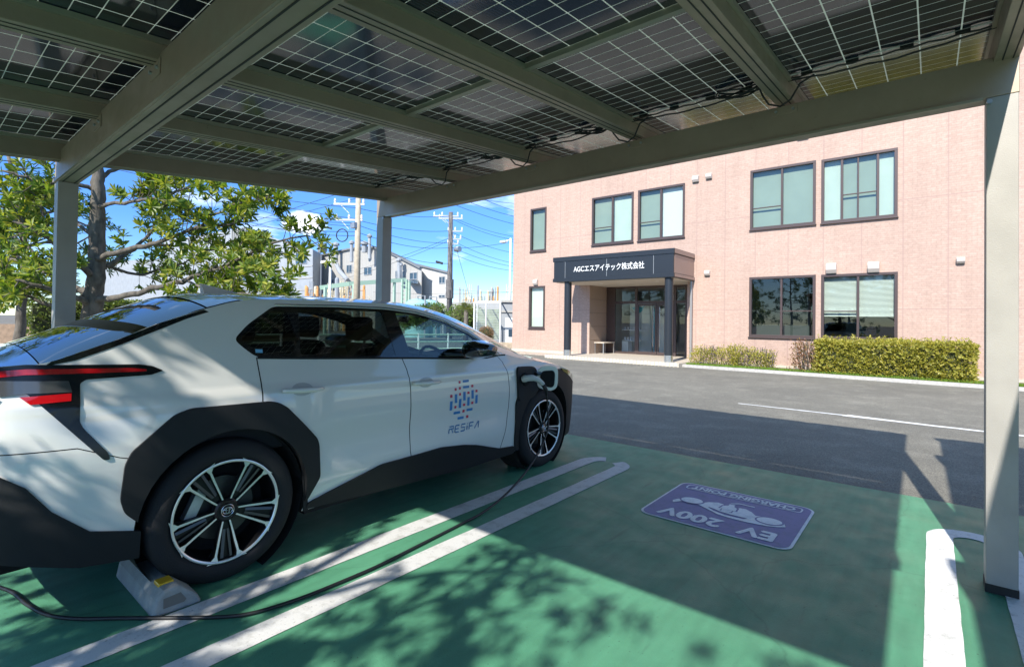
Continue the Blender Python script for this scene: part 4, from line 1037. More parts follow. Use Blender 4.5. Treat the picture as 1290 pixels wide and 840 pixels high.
# wheels
def wheel(s, side):
    r = thing('wheel', (0, 0, 0), None, None); r['_o'] = [0, 0, 0]
    o = side*.912
    def LX(prof, n=72): return [(a, b) for a, b in prof]
    w = MB(); C0 = (side*.0, s, .365)
    prof = [(-.235, .268), (-.235, .30), (-.225, .345), (-.205, .364), (-.16, .369), (-.06, .369), (-.035, .366), (-.015, .352), (-.003, .325), (0, .30), (-.004, .285), (-.012, .272), (-.018, .262)]
    ty = MB().lathe([(o*side+a, b) for a, b in prof], C0, 'x', 96, side).build('wheel', M['tyre'], car, smooth='all')
    tr = MB()
    for k in (-.055, -.095, -.135, -.175): tr.lathe([(o*side+k-.005, .3697), (o*side+k-.004, .3703), (o*side+k+.004, .3703), (o*side+k+.005, .3697)], C0, 'x', 72, side)
    tr.build('tread_groove', M['liner'], ty)
    MB().lathe([(o*side-.016, .2665), (o*side-.006, .266), (o*side-.005, .258), (o*side-.02, .250), (o*side-.06, .243), (o*side-.19, .235)], C0, 'x', 96, side).build('rim', M['rim_dark'], ty, smooth='all')
    MB().lathe([(o*side-.0052, .2662), (o*side-.0035, .262), (o*side-.0045, .2565), (o*side-.009, .2525)], C0, 'x', 96, side).build('rim_lip', M['rim_face'], ty, smooth='all')
    MB().lathe([(o*side-.15, .0), (o*side-.15, .20), (o*side-.16, .24)], C0, 'x', 48, side).build('brake_backing', M['liner'], ty)
    MB().lathe([(o*side-.10, .0), (o*side-.10, .165), (o*side-.12, .165)], C0, 'x', 48, side).build('brake_disc', mat('disc', (.07, .07, .07), .4, .8), ty, smooth=True)
    cal = MB(); 
    a = R(160 if s < 1 else 25)
    cal.bar((side*(.912-.085), s+.13*math.cos(a)-.05, .365+.13*math.sin(a)-.07), (side*(.912-.085), s+.13*math.cos(a)+.02, .365+.13*math.sin(a)+.08), .05, .05, (1, 0, 0)); cal.build('caliper', M['steel'], ty)
    face = MB(); dark = MB(); ins = MB()
    def at_(ang, rad, tan, dep): # point in wheel plane
        ca, sa = math.cos(ang), math.sin(ang); return (side*(.912-dep), s+rad*ca-tan*sa, .365+rad*sa+tan*ca)
    for k in range(5):
        ang = R(270+72*k)
        for q in (-1, 1):
            # machined bar: narrow at the hub, widening into the rim
            P0 = [(.045, .010), (.10, .023), (.17, .037), (.225, .049), (.258, .044)]
            P1 = [(.045, .018), (.10, .032), (.17, .048), (.225, .061), (.2555, .100)]
            top_ = [(r_, q*t_) for r_, t_ in P0]+[(r_, q*t_) for r_, t_ in P1[::-1]]
            dep = lambda r_: .030-.024*(r_/.26)**1.6
            v0 = [at_(ang, r_, t_, dep(r_)) for r_, t_ in top_]; v1 = [at_(ang, r_, t_*1.0, dep(r_)+.004) for r_, t_ in top_]
            n_ = len(top_); k0 = len(face.v); face.v += v0
            face.f += [tuple(k0+i for i in (j, j+1, n_-2-j, n_-1-j)) for j in range(4)]
            v2 = [at_(ang, r_, t_, dep(r_)+.032) for r_, t_ in top_]; k1 = len(dark.v); dark.v += v0+v2
            dark.v = dark.v[:k1]+[(a_-side*.0006, b_, c_) for a_, b_, c_ in v0]+v2
            for i in range(n_): j2 = (i+1) % n_; dark.f.append((k1+i, k1+j2, k1+n_+j2, k1+n_+i))
            # outer dark flank of the spoke
            fl = [(.05, .020), (.10, .030), (.17, .044), (.22, .06), (.25, .088), (.24, .06), (.17, .040), (.10, .028)]
            k2 = len(dark.v); dark.v += [at_(ang, r_, q*t_*1.12, .02+.03) for r_, t_ in fl]; dark.f.append(tuple(range(k2, k2+len(fl))))
        # grey insert blade between the two bars, set back, with a slot
        for (ra, rb, ta, tb) in ((.10, .245, .006, .026),):
            for q in (-1, 1):
                ins = MB(); k3 = len(ins.v); ins.v += [at_(ang, ra, q*.002, .030), at_(ang, ra, q*.016, .034), at_(ang, rb, q*.030, .022), at_(ang, rb, q*.016, .018)]; ins.f.append((k3, k3+1, k3+2, k3+3)); ins.build('spoke_insert', M['insert'], ty)
        k4 = len(dark.v); dark.v += [at_(ang, .05, -.012, .042), at_(ang, .05, .012, .042), at_(ang, .255, .034, .032), at_(ang, .255, -.034, .032)]; dark.f.append((k4, k4+1, k4+2, k4+3))
    face.build('spoke_face', M['rim_face'], ty); dark.build('spoke', M['rim_dark'], ty)
    MB().lathe([(o*side-.06, .062), (o*side-.028, .060), (o*side-.020, .050), (o*side-.022, .036), (o*side-.018, .034), (o*side-.016, .0)], C0, 'x', 40, side).build('hub', M['rim_dark'], ty, smooth=True)
    for k in range(5):
        c_ = at_(R(270+36+72*k), .052, 0, 0); MB().lathe([(side*c_[0]-.045, .0088), (side*c_[0]-.028, .008), (side*c_[0]-.027, .0)], (0, c_[1], c_[2]), 'x', 10, side).build('wheel_nut', M['steel'], ty)
    em = MB()
    def ring(a_, b_, oy=0, oz=0):
        em.tube([(side*(.912-.0145), s+oy+a_*math.cos(t), .365+oz+b_*math.sin(t)) for t in [2*math.pi*i/28 for i in range(29)]], .0022, 6, False)
    ring(.031, .031); ring(.024, .016); ring(.009, .015, 0, .0005); ring(.017, .006, 0, .008)
    em.build('emblem', M['chrome'], ty, smooth=True)
    bpy.data.objects.remove(r)
    # wheel house
    MB().lathe([(.62, .02), (.62, .425), (.875, .425)], (0, s, .375), 'x', 48, side).build('wheel_house', M['liner'], car, smooth=True)
for s in (0, 2.85):
    for sd in (1, -1): wheel(s, sd)
# mud flap ahead / behind
for sd in (1, -1):
    MB().hexa([(sd*.78, .425, .24), (sd*.895, .425, .24), (sd*.895, .455, .24), (sd*.78, .455, .24), (sd*.78, .42, .5), (sd*.895, .42, .5), (sd*.895, .44, .5), (sd*.78, .44, .5)]).build('mud_flap', M['clad'], car)
# floor, bulkheads, seats, dashboard
fl = MB().box((-.84, .46, .20), (.84, 2.40, .30)).box((-.61, -.86, .24), (.61, .46, .52)).box((-.61, 2.40, .24), (.61, 3.5, .72)).box((-.80, -.84, .50), (.80, -.4, .62)).box((-.55, 3.32, .24), (.55, 3.6, .55))
fl.build('underbody', M['liner'], car)
MB().box((-.82, 2.30, .5), (.82, 2.5, .98)).hexa([(-.80, 2.02, .86), (.80, 2.02, .86), (.80, 2.75, .86), (-.80, 2.75, .86), (-.78, 2.10, 1.05), (.78, 2.10, 1.05), (.76, 2.70, 1.03), (-.76, 2.70, 1.03)]).build('dashboard', M['seat'], car, bevel=.02)
MB().box((-.80, -.60, .62), (.80, .42, 1.02)).build('parcel_shelf', M['seat'], car, bevel=.02)
def seat(x, y, w=.50):
    b = MB(); b.box((x-w/2, y-.10, .46), (x+w/2, y+.42, .62)); o1 = b.build('seat', M['seat'], car, bevel=.05)
    b = MB(); q = [(x-w/2+.02, y-.12, .60), (x+w/2-.02, y-.12, .60), (x+w/2-.02, y+.02, .60), (x-w/2+.02, y+.02, .60), (x-w/2+.08, y-.30, 1.20), (x+w/2-.08, y-.30, 1.20), (x+w/2-.08, y-.20, 1.20), (x-w/2+.08, y-.20, 1.20)]
    b.hexa(q).build('backrest', M['seat'], o1, bevel=.04); MB().box((x-.13, y-.32, 1.22), (x+.13, y-.22, 1.40)).build('headrest', M['seat'], o1, bevel=.035)
for x in (-.38, .38): seat(x, 1.40)
for x in (-.40, .40): seat(x, .52, .62)
b = MB(); ca = R(62)
b.tube([(.38+.18*math.cos(t), 1.92-.17*math.sin(t)*math.cos(ca)*1, 1.00+.17*math.sin(t)*math.sin(ca)) for t in [2*math.pi*i/28 for i in range(29)]], .014, 8, False)
b.bar((.21, 1.92, 1.0), (.55, 1.92, 1.0), .04, .02); b.bar((.38, 1.92, 1.0), (.38, 2.1, .95), .05, .05)
b.build('steering_wheel', M['seat'], car, smooth=True)
MB().box((-.10, 1.80, 1.36), (.12, 1.83, 1.42)).build('inside_mirror', M['gloss'], car, bevel=.01)

# livery on the front doors
M['logo_blue'] = mat('logo_blue', (.03, .19, .46), .35); M['logo_red'] = mat('logo_red', (.55, .03, .08), .35)
LB = [(1,0,0,1)]
sx = lambda u: 1.612+(u)*.0405
# columns left to right, rows from the top; kind, col, row, (blue: width/height)
Z0 = .905
def decal(name, quads, m_, par, sd):
    V_, F_ = [], []
    for q in quads:
        k = len(V_); V_ += q; F_.append((k, k+1, k+2, k+3))
    shell(name, V_, F_, .0022, m_, sd, 0, par)
def rc(u0, u1, v0, v1):   # unit grid -> quad on door; u 0..10, v 0..13 downwards
    s0, s1 = 1.595+u0*.0310, 1.595+u1*.0310; z0, z1 = .910-v0*.0246, .910-v1*.0246
    return [(s0, z1), (s1, z1), (s1, z0), (s0, z0)]
blue = [(4.6,6.8,.0,.75),(4.6,6.8,1.9,2.65),(0,.9,6.1,9.0),(1.6,2.5,4.1,6.9),(3.1,4.0,5.8,8.7),(4.6,5.5,3.7,6.5),(6.1,7.0,5.6,8.4),(7.6,8.5,3.5,6.3),(9.1,10,5.3,8.1),(1.5,3.8,9.7,10.5),(6.1,8.3,9.4,10.2),(3.0,5.2,11.6,12.4)]
redq = [(3.1,3.8,.1,.9),(1.6,2.3,2.2,3.0),(3.1,3.8,2.0,2.8),(7.6,8.4,1.8,2.6),(0,.8,4.1,5.0),(3.1,3.8,3.9,4.7),(6.1,6.9,3.8,4.6),(9.1,9.9,3.6,4.4),(1.6,2.3,7.8,8.6),(4.6,5.4,7.5,8.3),(7.6,8.4,7.3,8.1),(4.6,5.4,9.5,10.4),(6.1,6.9,11.5,12.4)]
for sd in (1,):
    par = doors[('front_door', sd)]
    decal('logo_bars', [rc(*b_) for b_ in blue], M['logo_blue'], par, sd); decal('logo_dots', [rc(*b_) for b_ in redq], M['logo_red'], par, sd)
    # RESiFA drawn as strokes
    H_ = 1.0
    G = {'R': ([[(0, 0), (0, .62), (.75, .62)], [(0, 1), (.95, 1), (.95, .62), (.55, .62), (.95, 0)]], 1.0),
         'E': ([[(.9, 1), (.1, 1), (0, .9), (0, .1), (.1, 0), (.9, 0)], [(0, .5), (.8, .5)]], .95),
         'S': ([[(.95, 1), (.1, 1), (0, .55), (.9, .5), (.95, .1), (.85, 0), (0, 0)]], .98),
         'i': ([[(.1, 0), (.1, .68)], [(.1, .88), (.1, 1)]], .25),
         'F': ([[(0, 0), (0, .9), (.1, 1), (.95, 1)], [(0, .5), (.8, .5)]], .95),
         'A': ([[(0, 0), (.75, 1), (.95, 1), (.95, 0)]], .95)}
    polys = []; x = 0; gap_ = .38
    tot = sum(G[c][1] for c in 'RESiFA')+gap_*5
    sc = .33/tot; hh = .050
    for c in 'RESiFA':
        for stq in G[c][0]:
            pts = [(1.59+(x+px_+.25*py_)*sc, .512+py_*hh) for px_, py_ in stq]
            polys.append(stroke(pts, .0105))
        x += G[c][1]+gap_
    V_, F_ = [], []
    for p_ in polys:
        n_ = len(p_); h_ = n_//2; k = len(V_); V_ += p_
        for i in range(h_-1): F_.append((k+i, k+i+1, k+n_-2-i, k+n_-1-i))
    shell('lettering', V_, F_, .0024, mat('logo_letters', (.04, .16, .33), .35), sd, 0, par)

# charging port on the near front fender: recess, open lid, connector
port = drape('charging_port', rounded([(2.405, .70), (2.43, .665), (2.60, .68), (2.70, .76), (2.715, .86), (2.66, .955), (2.62, .97), (2.43, .975), (2.405, .95)], .03, 3), .022, M['clad'], .03, sides=(1,))[0]
MB().lathe([(.955, .0), (.955, .055), (.93, .06)], (0, 2.50, .86), 'x', 24).build('socket', M['liner'], port)
lid = MB(); 
def LP(u, v, d):  # lid plane: hinge at front edge of the port, swung out
    hx, hy = .945, 2.665; dx, dy = .62, .785
    return (hx+dx*u*1-dy*d, hy+dy*u+dx*d, v)
ol = rounded([(.0, .81), (.02, .765), (.14, .735), (.19, .76), (.205, .81), (.205, .93), (.185, .965), (.08, .975), (.025, .95), (.0, .90)], .03, 3)
lid.prism(ol, lambda a, b: LP(a, b, 0), lambda a, b: LP(a, b, .018))
lo = lid.build('port_lid', M['paint'], port, smooth=True, bevel=.003)
il = rounded([(.03, .825), (.06, .785), (.14, .768), (.165, .79), (.172, .90), (.155, .93), (.06, .925), (.03, .90)], .02, 3)
MB().prism(il, lambda a, b: LP(a, b, -.0005), lambda a, b: LP(a, b, -.014)).build('lid_liner', M['liner'], lo, bevel=.003)
MB().tube([(.93, 2.65, .90), (.955, 2.655, .90), (.965, 2.69, .90)], .018, 8).build('hinge', M['gloss'], lo, smooth=True)

# ------------------------------------------------------------------ charging cable with its connector
M['conn'] = mat('connector_grey', (.50, .53, .50), .45)
cc = thing('charging_cable', (-2.45, 1.6, 0), 'black charging cable running from the car port down along the bay lines', 'charging cable'); cc['_o'] = [-2.45, 1.6, 0]
c0 = Vector((CX, CY, 0))
hp = [c0+Vector(q) for q in ((.950, 2.46, .865), (.985, 2.46, .875), (1.02, 2.50, .878), (1.045, 2.56, .855), (1.055, 2.61, .815))]
def smoothpts(P, n=6):
    P = [Vector(p) for p in P]; o = []
    for i in range(len(P)-1):
        a, b, c, d = P[max(i-1, 0)], P[i], P[i+1], P[min(i+2, len(P)-1)]
        for k in range(n):
            t = k/n; o.append(.5*((2*b)+(c-a)*t+(2*a-5*b+4*c-d)*t*t+(-a+3*b-3*c+d)*t**3))
    o.append(P[-1]); return o
MB().tube(smoothpts(hp, 4), [.031]*4+[.028]*5+[.024]*4+[.021]*3+[.019], 14).build('connector', M['conn'], cc, smooth='all')
MB().tube([hp[-1], hp[-1]+Vector((.012, .03, -.05)), hp[-1]+Vector((.012, .04, -.10))], [.021, .017, .012], 12).build('strain_relief', M['black_rubber'], cc, smooth='all')
e = hp[-1]+Vector((.012, .04, -.09))
gp = [e, e+Vector((.0, .02, -.14)), (-2.63, 3.72, .40), (-2.575, 3.42, .19), (-2.51, 3.05, .07), (-2.465, 2.72, .018), (-2.44, 2.45, .012), (-2.40, 2.05, .012), (-2.372, 1.75, .012), (-2.372, 1.5, .012), (-2.385, 1.28, .012), (-2.43, 1.09, .012), (-2.51, .98, .012), (-2.66, .84, .012), (-2.83, .69, .012), (-2.98, .555, .012), (-3.12, .475, .012), (-3.30, .43, .012), (-3.6, .37, .012), (-4.2, .10, .012), (-4.6, -.5, .012), (-4.7, -1.8, .012)]
MB().tube(smoothpts(gp, 8), .0085, 10).build('cable', M['black_rubber'], cc, smooth='all')

# ------------------------------------------------------------------ concrete wheel stop
M['concrete'] = mat('wheel_stop_concrete', (.29, .30, .285), .85, var=.14, vscale=14, bump=.4, bscale=90)
ws = thing('wheel_stop', (-3.03, .88, 0), 'grey concrete wheel stop with yellow reflectors behind the rear wheel', 'wheel stop')
def wstop(ox, root):
    o0 = root['_o']
    x0, x1 = ox-.30, ox+.30; y0, y1 = .775, .985
    m_ = MB(); pr = [(y0, .0), (y0+.015, .075), (y0+.045, .115), (y0+.11, .118), (y1-.02, .045), (y1, .0)]
    m_.prism(pr, lambda a, b: (x0, a, b+.001), lambda a, b: (x1, a, b+.001)); s_ = m_.build('block', M['concrete'], root, bevel=.012)
    q = MB().prism([(y0+.045, .035), (y0+.045, .08), (y0+.115, .085), (y0+.14, .045), (y0+.13, .035)], lambda a, b: (x1+.0005, a, b), lambda a, b: (x1+.002, a, b)); q.build('end_socket', mat('socket_shade', (.16, .15, .13), .9), s_)
    ye = mat('yellow_reflector', (.75, .42, .02), .3, coat=.5)
    for x in (x0+.09, x1-.10): MB().hexa([(x-.035, y0+.040, .10), (x+.035, y0+.040, .10), (x+.035, y0+.112, .10), (x-.035, y0+.112, .10), (x-.035, y0+.045, .124), (x+.035, y0+.045, .124), (x+.035, y0+.106, .126), (x-.035, y0+.106, .126)]).build('reflector', ye, s_, bevel=.004)
wstop(-3.03, ws)
ws['group'] = 'concrete wheel stops'
w2 = copy_tree(ws); w2.location = (-4.5, .88, 0); w2['label'] = 'grey concrete wheel stop under the far rear wheel of the white car'

# ------------------------------------------------------------------ foliage helpers
def leaf_mat(name, c1, c2, c3=None, trans=.35, rough=.42):
    m = bpy.data.materials.new(name); m.use_nodes = True; n = m.node_tree.nodes; l = m.node_tree.links; b = n['Principled BSDF']; out = n['Material Output']
    ge = n.new('ShaderNodeNewGeometry')
    st = [(0, c1), (.6, c2)]+([(1., c3)] if c3 else [])
    col = ramp(n, l, ge.outputs['Random Per Island'], st); l.new(col, b.inputs['Base Color']); b.inputs['Roughness'].default_value = rough
    tl = n.new('ShaderNodeBsdfTranslucent'); t2 = mixc(n, l, 1, col, (1.5, 1.6, .7), 'MULTIPLY'); l.new(t2, tl.inputs['Color'])
    ms = n.new('ShaderNodeMixShader'); ms.inputs[0].default_value = trans; l.new(b.outputs[0], ms.inputs[1]); l.new(tl.outputs[0], ms.inputs[2]); l.new(ms.outputs[0], out.inputs[0]); return m
M['leaf'] = leaf_mat('glossy_leaf', (.065, .13, .02), (.19, .25, .035), (.42, .39, .06), trans=.40)
M['leaf_dark'] = leaf_mat('dark_leaf', (.03, .07, .016), (.06, .12, .025), (.10, .16, .03))
M['leaf_yel'] = leaf_mat('yellow_green_leaf', (.20, .21, .03), (.36, .33, .05), (.50, .42, .09))
M['leaf_red'] = leaf_mat('reddish_leaf', (.16, .06, .03), (.26, .13, .06), (.30, .24, .06))
M['bark'] = mat('grey_bark', (.115, .10, .082), .95, var=.45, vscale=14, bump=.9, bscale=35, stretch=(1, 1, .4))
class Leaves:
    def __init__(s): s.v = []; s.n = 0; s.f = []
    def leaf(s, p, d, nrm_, L, Wd):
        d = d.normalized(); x = d.cross(nrm_)
        if x.length < 1e-3: x = d.cross(Vector((1, 0, 0)))
        x.normalize(); nn = x.cross(d); k = len(s.v)
        s.v += [tuple(p), tuple(p+d*L*.45+x*Wd*.5+nn*L*.05), tuple(p+d*L*.8+x*Wd*.34+nn*L*.03), tuple(p+d*L-nn*L*.06), tuple(p+d*L*.8-x*Wd*.34+nn*L*.03), tuple(p+d*L*.45-x*Wd*.5+nn*L*.05), tuple(p+d*L*.5-nn*L*.02)]
        s.f += [(k, k+1, k+6), (k+1, k+2, k+3, k+6), (k+6, k+3, k+4, k+5), (k, k+6, k+5)]
    def rosette(s, p, up_, L, Wd, n, rnd):
        up_ = up_.normalized(); a = up_.cross(Vector((.3, .9, .2))).normalized(); b = up_.cross(a)
        for i in range(n):
            t = 2.4*i+rnd.uniform(-.3, .3); el = rnd.uniform(.1, 1.0)
            d = (a*math.cos(t)+b*math.sin(t))*math.cos(el)+up_*math.sin(el)
            s.leaf(p+up_*rnd.uniform(-.02, .02), d, up_, L*rnd.uniform(.7, 1.15), Wd*rnd.uniform(.8, 1.1))
    def build(s, name, m, parent):
        off = parent['_o'] if parent is not None else (0, 0, 0)
        b = MB(); b.v = s.v; b.f = s.f; return b.build(name, m, parent)
rv = lambda rnd, s=1.: Vector((rnd.gauss(0, s), rnd.gauss(0, s), rnd.gauss(0, s)))
def grow(limbs, rnd, wood, twigs_per_m, tl, tips, up=.25):
    """limbs: list of (points, r0, r1); adds tubes and twigs, collects twig tips"""
    for pts, r0, r1 in limbs:
        P = smoothpts(pts, 5); P = [p+rv(rnd, .012) for p in P]; n = len(P)
        wood.tube(P, [r0+(r1-r0)*i/(n-1) for i in range(n)], 8)
        Ltot = sum((P[i+1]-P[i]).length for i in range(n-1))
        for q in range(int(Ltot*twigs_per_m)):
            t = rnd.uniform(.25, 1)**.8; i = min(n-2, int(t*(n-1))); p = P[i]; d = (P[i+1]-P[i]).normalized()
            side = rv(rnd); side = (side-d*side.dot(d)).normalized()
            dd = (d*.5+side*.9+Vector((0, 0, up))).normalized(); L = tl*rnd.uniform(.5, 1.2)
            q1 = p+dd*L*.5+rv(rnd, .03); q2 = p+dd*L+Vector((0, 0, .08*L))+rv(rnd, .04)
            wood.tube([p, q1, q2], [max(.006, r1*.5), .006, .004], 5, False)
            tips.append((q2, (q2-q1).normalized())); tips.append((q1, (q2-q1).normalized()))
            for s2 in range(2):
                d3 = (dd+rv(rnd, .6)).normalized(); q3 = q1+d3*L*.45; wood.tube([q1, q3], [.005, .003], 4, False); tips.append((q3, d3))
def make_tree(name, base, limbs, label, rnd, leafm, group=None, tw=7, tl=.45, L=.10, Wd=.03, nl=9, trunk=None, up=.25, cat='tree'):
    root = thing(name, base, label, cat, group); wood = MB(); tips = []
    tk = MB()
    for pts, r0, r1 in trunk:
        P = [p+rv(rnd, .01) for p in smoothpts(pts, 6)]; n = len(P); tk.tube(P, [r0+(r1-r0)*(i/(n-1))**.8 for i in range(n)], 12)
    tk.build('trunk', M['bark'], root, smooth='all')
    grow(limbs, rnd, wood, tw, tl, tips, up); wood.build('branches', M['bark'], root, smooth='all')
    lv = Leaves()
    for p, d in tips: lv.rosette(p, (d+Vector((0, 0, .5))), L, Wd, nl, rnd)
    lv.build('crown', leafm, root); return root
# ---- the broad tree beyond the car: limbs at their real places around its trunk
rnd = random.Random(11)
def limb(*p): return [Vector(q) for q in p]
TB = (-10.952, 2.117, 0.808)
tb = Vector((TB[0], TB[1], 0))
trunk = [(limb(tb, (-10.912, 2.141, 1.344), (-10.862, 2.172, 2.014), (-10.790, 2.155, 2.676), (-10.718, 2.139, 3.330), (-10.729, 2.122, 3.793), (-10.771, 2.077, 4.388)), .17, .075)]
limbs = [(limb((-10.862, 2.172, 1.987), (-10.692, 1.920, 2.182), (-10.691, 1.525, 2.583), (-10.799, 1.173, 2.789)), .06, .02),
 (limb((-10.892, 2.152, 1.719), (-11.389, 1.998, 1.860), (-12.026, 1.727, 2.102), (-12.762, 1.504, 2.337), (-13.238, 1.239, 2.414)), .065, .02),
 (limb((-10.881, 2.163, 1.545), (-10.661, 1.824, 1.699), (-10.469, 1.462, 1.799), (-10.520, 1.159, 1.901)), .055, .02),
 (limb((-10.728, 2.133, 3.171), (-10.197, 2.312, 3.212), (-9.540, 2.466, 3.201), (-9.089, 2.707, 3.294), (-8.647, 2.941, 3.397)), .035, .012),
 (limb((-10.726, 2.149, 2.338), (-10.318, 2.355, 2.423), (-9.797, 2.654, 2.547), (-9.548, 2.857, 2.655), (-9.089, 3.104, 2.811), (-8.695, 3.429, 2.869), (-8.499, 3.588, 3.064)), .05, .014),
 (limb((-10.872, 2.162, 2.081), (-11.000, 2.569, 2.442), (-11.152, 2.957, 2.817), (-11.100, 3.121, 3.279), (-10.930, 3.257, 3.577)), .045, .014),
 (limb((-10.871, 2.170, 1.639), (-10.193, 2.340, 1.687), (-9.441, 2.571, 1.808), (-8.944, 2.850, 1.932), (-8.641, 3.097, 2.085), (-8.386, 3.435, 2.274), (-8.054, 3.834, 2.583), (-7.597, 4.209, 2.705)), .055, .012),
 (limb((-8.641, 3.097, 2.085), (-8.163, 3.232, 2.120), (-7.840, 3.501, 2.041), (-7.516, 3.768, 2.011)), .022, .009),
 (limb((-8.944, 2.849, 1.956), (-8.285, 3.007, 1.787), (-7.874, 3.348, 1.735), (-7.600, 3.574, 1.716)), .02, .009),
 (limb((-10.728, 2.128, 3.462), (-10.745, 1.854, 3.512), (-10.693, 1.509, 3.429), (-10.707, 1.237, 3.495), (-10.847, 0.991, 3.547)), .04, .015),
 (limb((-10.729, 2.124, 3.661), (-10.812, 2.440, 3.924), (-10.626, 2.851, 4.088), (-10.310, 3.373, 4.014), (-9.752, 3.965, 3.910), (-9.249, 4.383, 3.759)), .035, .01),
 (limb((-9.089, 3.104, 2.811), (-8.532, 3.301, 3.094), (-8.093, 3.531, 3.201), (-7.856, 3.726, 3.230)), .02, .008),
 (limb((-9.797, 2.654, 2.547), (-9.635, 3.177, 2.544), (-9.330, 3.688, 2.498), (-8.908, 4.038, 2.451)), .022, .009),
 (limb((-10.691, 1.525, 2.583), (-10.740, 1.478, 2.955), (-10.846, 1.514, 3.354)), .03, .01), (limb((-12.026, 1.727, 2.102), (-12.763, 1.496, 2.771), (-13.267, 1.332, 3.241)), .03, .01),
 (limb((-10.737, 2.134, 2.668), (-11.520, 2.000, 3.001), (-12.185, 1.835, 3.308), (-12.733, 1.638, 3.521)), .035, .012),
 (limb((-10.862, 2.167, 2.282), (-11.079, 2.769, 2.139), (-11.042, 3.315, 2.330), (-10.802, 3.769, 2.557)), .03, .01),
 (limb((-10.892, 2.150, 1.813), (-10.857, 1.664, 1.529), (-10.977, 1.304, 1.681), (-11.313, 1.023, 1.824)), .04, .014)]
make_tree('broadleaf_tree', tuple(tb), limbs, 'spreading broadleaf tree with forked grey trunk and glossy leaves beyond the white car', rnd, M['leaf'], tw=9, tl=.44, L=.15, Wd=.044, nl=10, trunk=trunk, up=.2)

# ---- trees behind the bays; their boughs throw the dappled shade on the green floor and the car's tail
def round_tree(base, h, spread, label, seed, nl_=16, tw=5, trunk_r=.12, leafm='leaf_dark', group=None, L=.11, zmin=2.2):
    r_ = random.Random(seed); b = Vector(base); limbs_ = []
    top_ = b+Vector((r_.uniform(-.3, .3), r_.uniform(-.3, .3), h))
    tr_ = [([b, b+Vector((.08, .05, h*.3)), b+Vector((-.05, .1, h*.6)), top_], trunk_r, .03)]
    for i in range(nl_):
        t = zmin/h+(1-zmin/h)*(i/nl_)**.9; a = 2.4*i+r_.uniform(-.4, .4); p = b+Vector((0, .05, h*t*.85)); L_ = spread*(1-.45*abs(t-.45)*1.6)*r_.uniform(.75, 1.1)
        d = Vector((math.cos(a), math.sin(a), r_.uniform(.05, .45)))
        limbs_.append(([p, p+d*L_*.35+rv(r_, .08), p+d*L_*.7+rv(r_, .12), p+d*L_+Vector((0, 0, .1))+rv(r_, .12)], .035, .010))
    return make_tree('broadleaf_tree', base, limbs_, label, r_, M[leafm], group=group, tw=tw, tl=.42, L=L, Wd=.036, nl=8, trunk=tr_)
TG = 'trees behind the parking bays'
round_tree((-1.7, -3.3, 0), 4.4, 2.1, 'broadleaf tree behind the bays shading the painted lines', 3, group=TG, tw=7.0, nl_=17, zmin=1.8, L=.105)
round_tree((-4.6, -3.4, 0), 5.6, 2.3, 'broadleaf tree behind the bays shading the tail of the white car', 4, group=TG, tw=8.0, nl_=24, zmin=2.4, L=.105)
round_tree((1.7, -4.6, 0), 5.6, 1.8, 'small broadleaf tree behind the bays beside the right hairpin line', 9, group=TG, tw=3.4, nl_=12)
round_tree((-.45, -3.9, 0), 4.5, 1.9, 'slender broadleaf tree behind the bays, between the hairpin lines', 14, group=TG, tw=6.5, nl_=15, zmin=2.2, L=.105, trunk_r=.09)

for i, (x, y) in enumerate(((-9.5, -15), (-5.5, -17), (-1.2, -15.5), (3.0, -17.5), (7.5, -15.5), (-14, -16))):
    round_tree((x, y, 0), 6.6+.4*(i % 3), 2.7, ['leafy tree in the row across the lot, second from its left end', 'leafy tree in the row across the lot, third from its left end', 'leafy tree in the row across the lot, fourth from its left end', 'leafy tree in the row across the lot, second from its right end', 'leafy tree at the right end of the row across the lot', 'leafy tree at the left end of the row across the lot'][i], 50+i, group='trees in the row across the lot', tw=2.6, nl_=18, L=.22, zmin=1.2)

# ------------------------------------------------------------------ beyond the car park
M['fac_grey'] = mat('grey_cladding', (.38, .37, .345), .7, var=.08, vscale=1.5, stretch=(3, 3, .3))
M['fac_white'] = mat('white_cladding', (.31, .33, .35), .7, var=.10, vscale=1)
M['fac_dark'] = mat('grey_roof_edge', (.18, .19, .2), .6)
M['far_glass'] = mat('far_window', (.05, .09, .13), .15)
M['pale_green'] = mat('pale_green_steel', (.36, .50, .38), .5)
M['conc_pole'] = mat('concrete_pole', (.46, .39, .29), .9, var=.15, vscale=6)
M['dark_pole'] = mat('weathered_pole', (.14, .13, .125), .8, var=.3, vscale=5)
M['orange'] = mat('orange_pipe', (.62, .30, .10), .5); M['cream'] = mat('cream_pipe', (.70, .60, .40), .5)
M['turq'] = mat('turquoise_tank', (.32, .55, .52), .5)
M['wire'] = mat('wire', (.02, .02, .025), .6)
M['brown_wall'] = mat('brown_block', (.25, .17, .11), .85, var=.2, vscale=6)
def facade(parent, name, poly, Y, depth, m):
    """poly: world points on plane y=Y (x,z); extruded backwards"""
    return MB().prism([(p[0], p[2]) for p in poly], lambda a, b: (a, Y, b), lambda a, b: (a-1.08*depth, Y+depth, b)).build(name, m, parent)
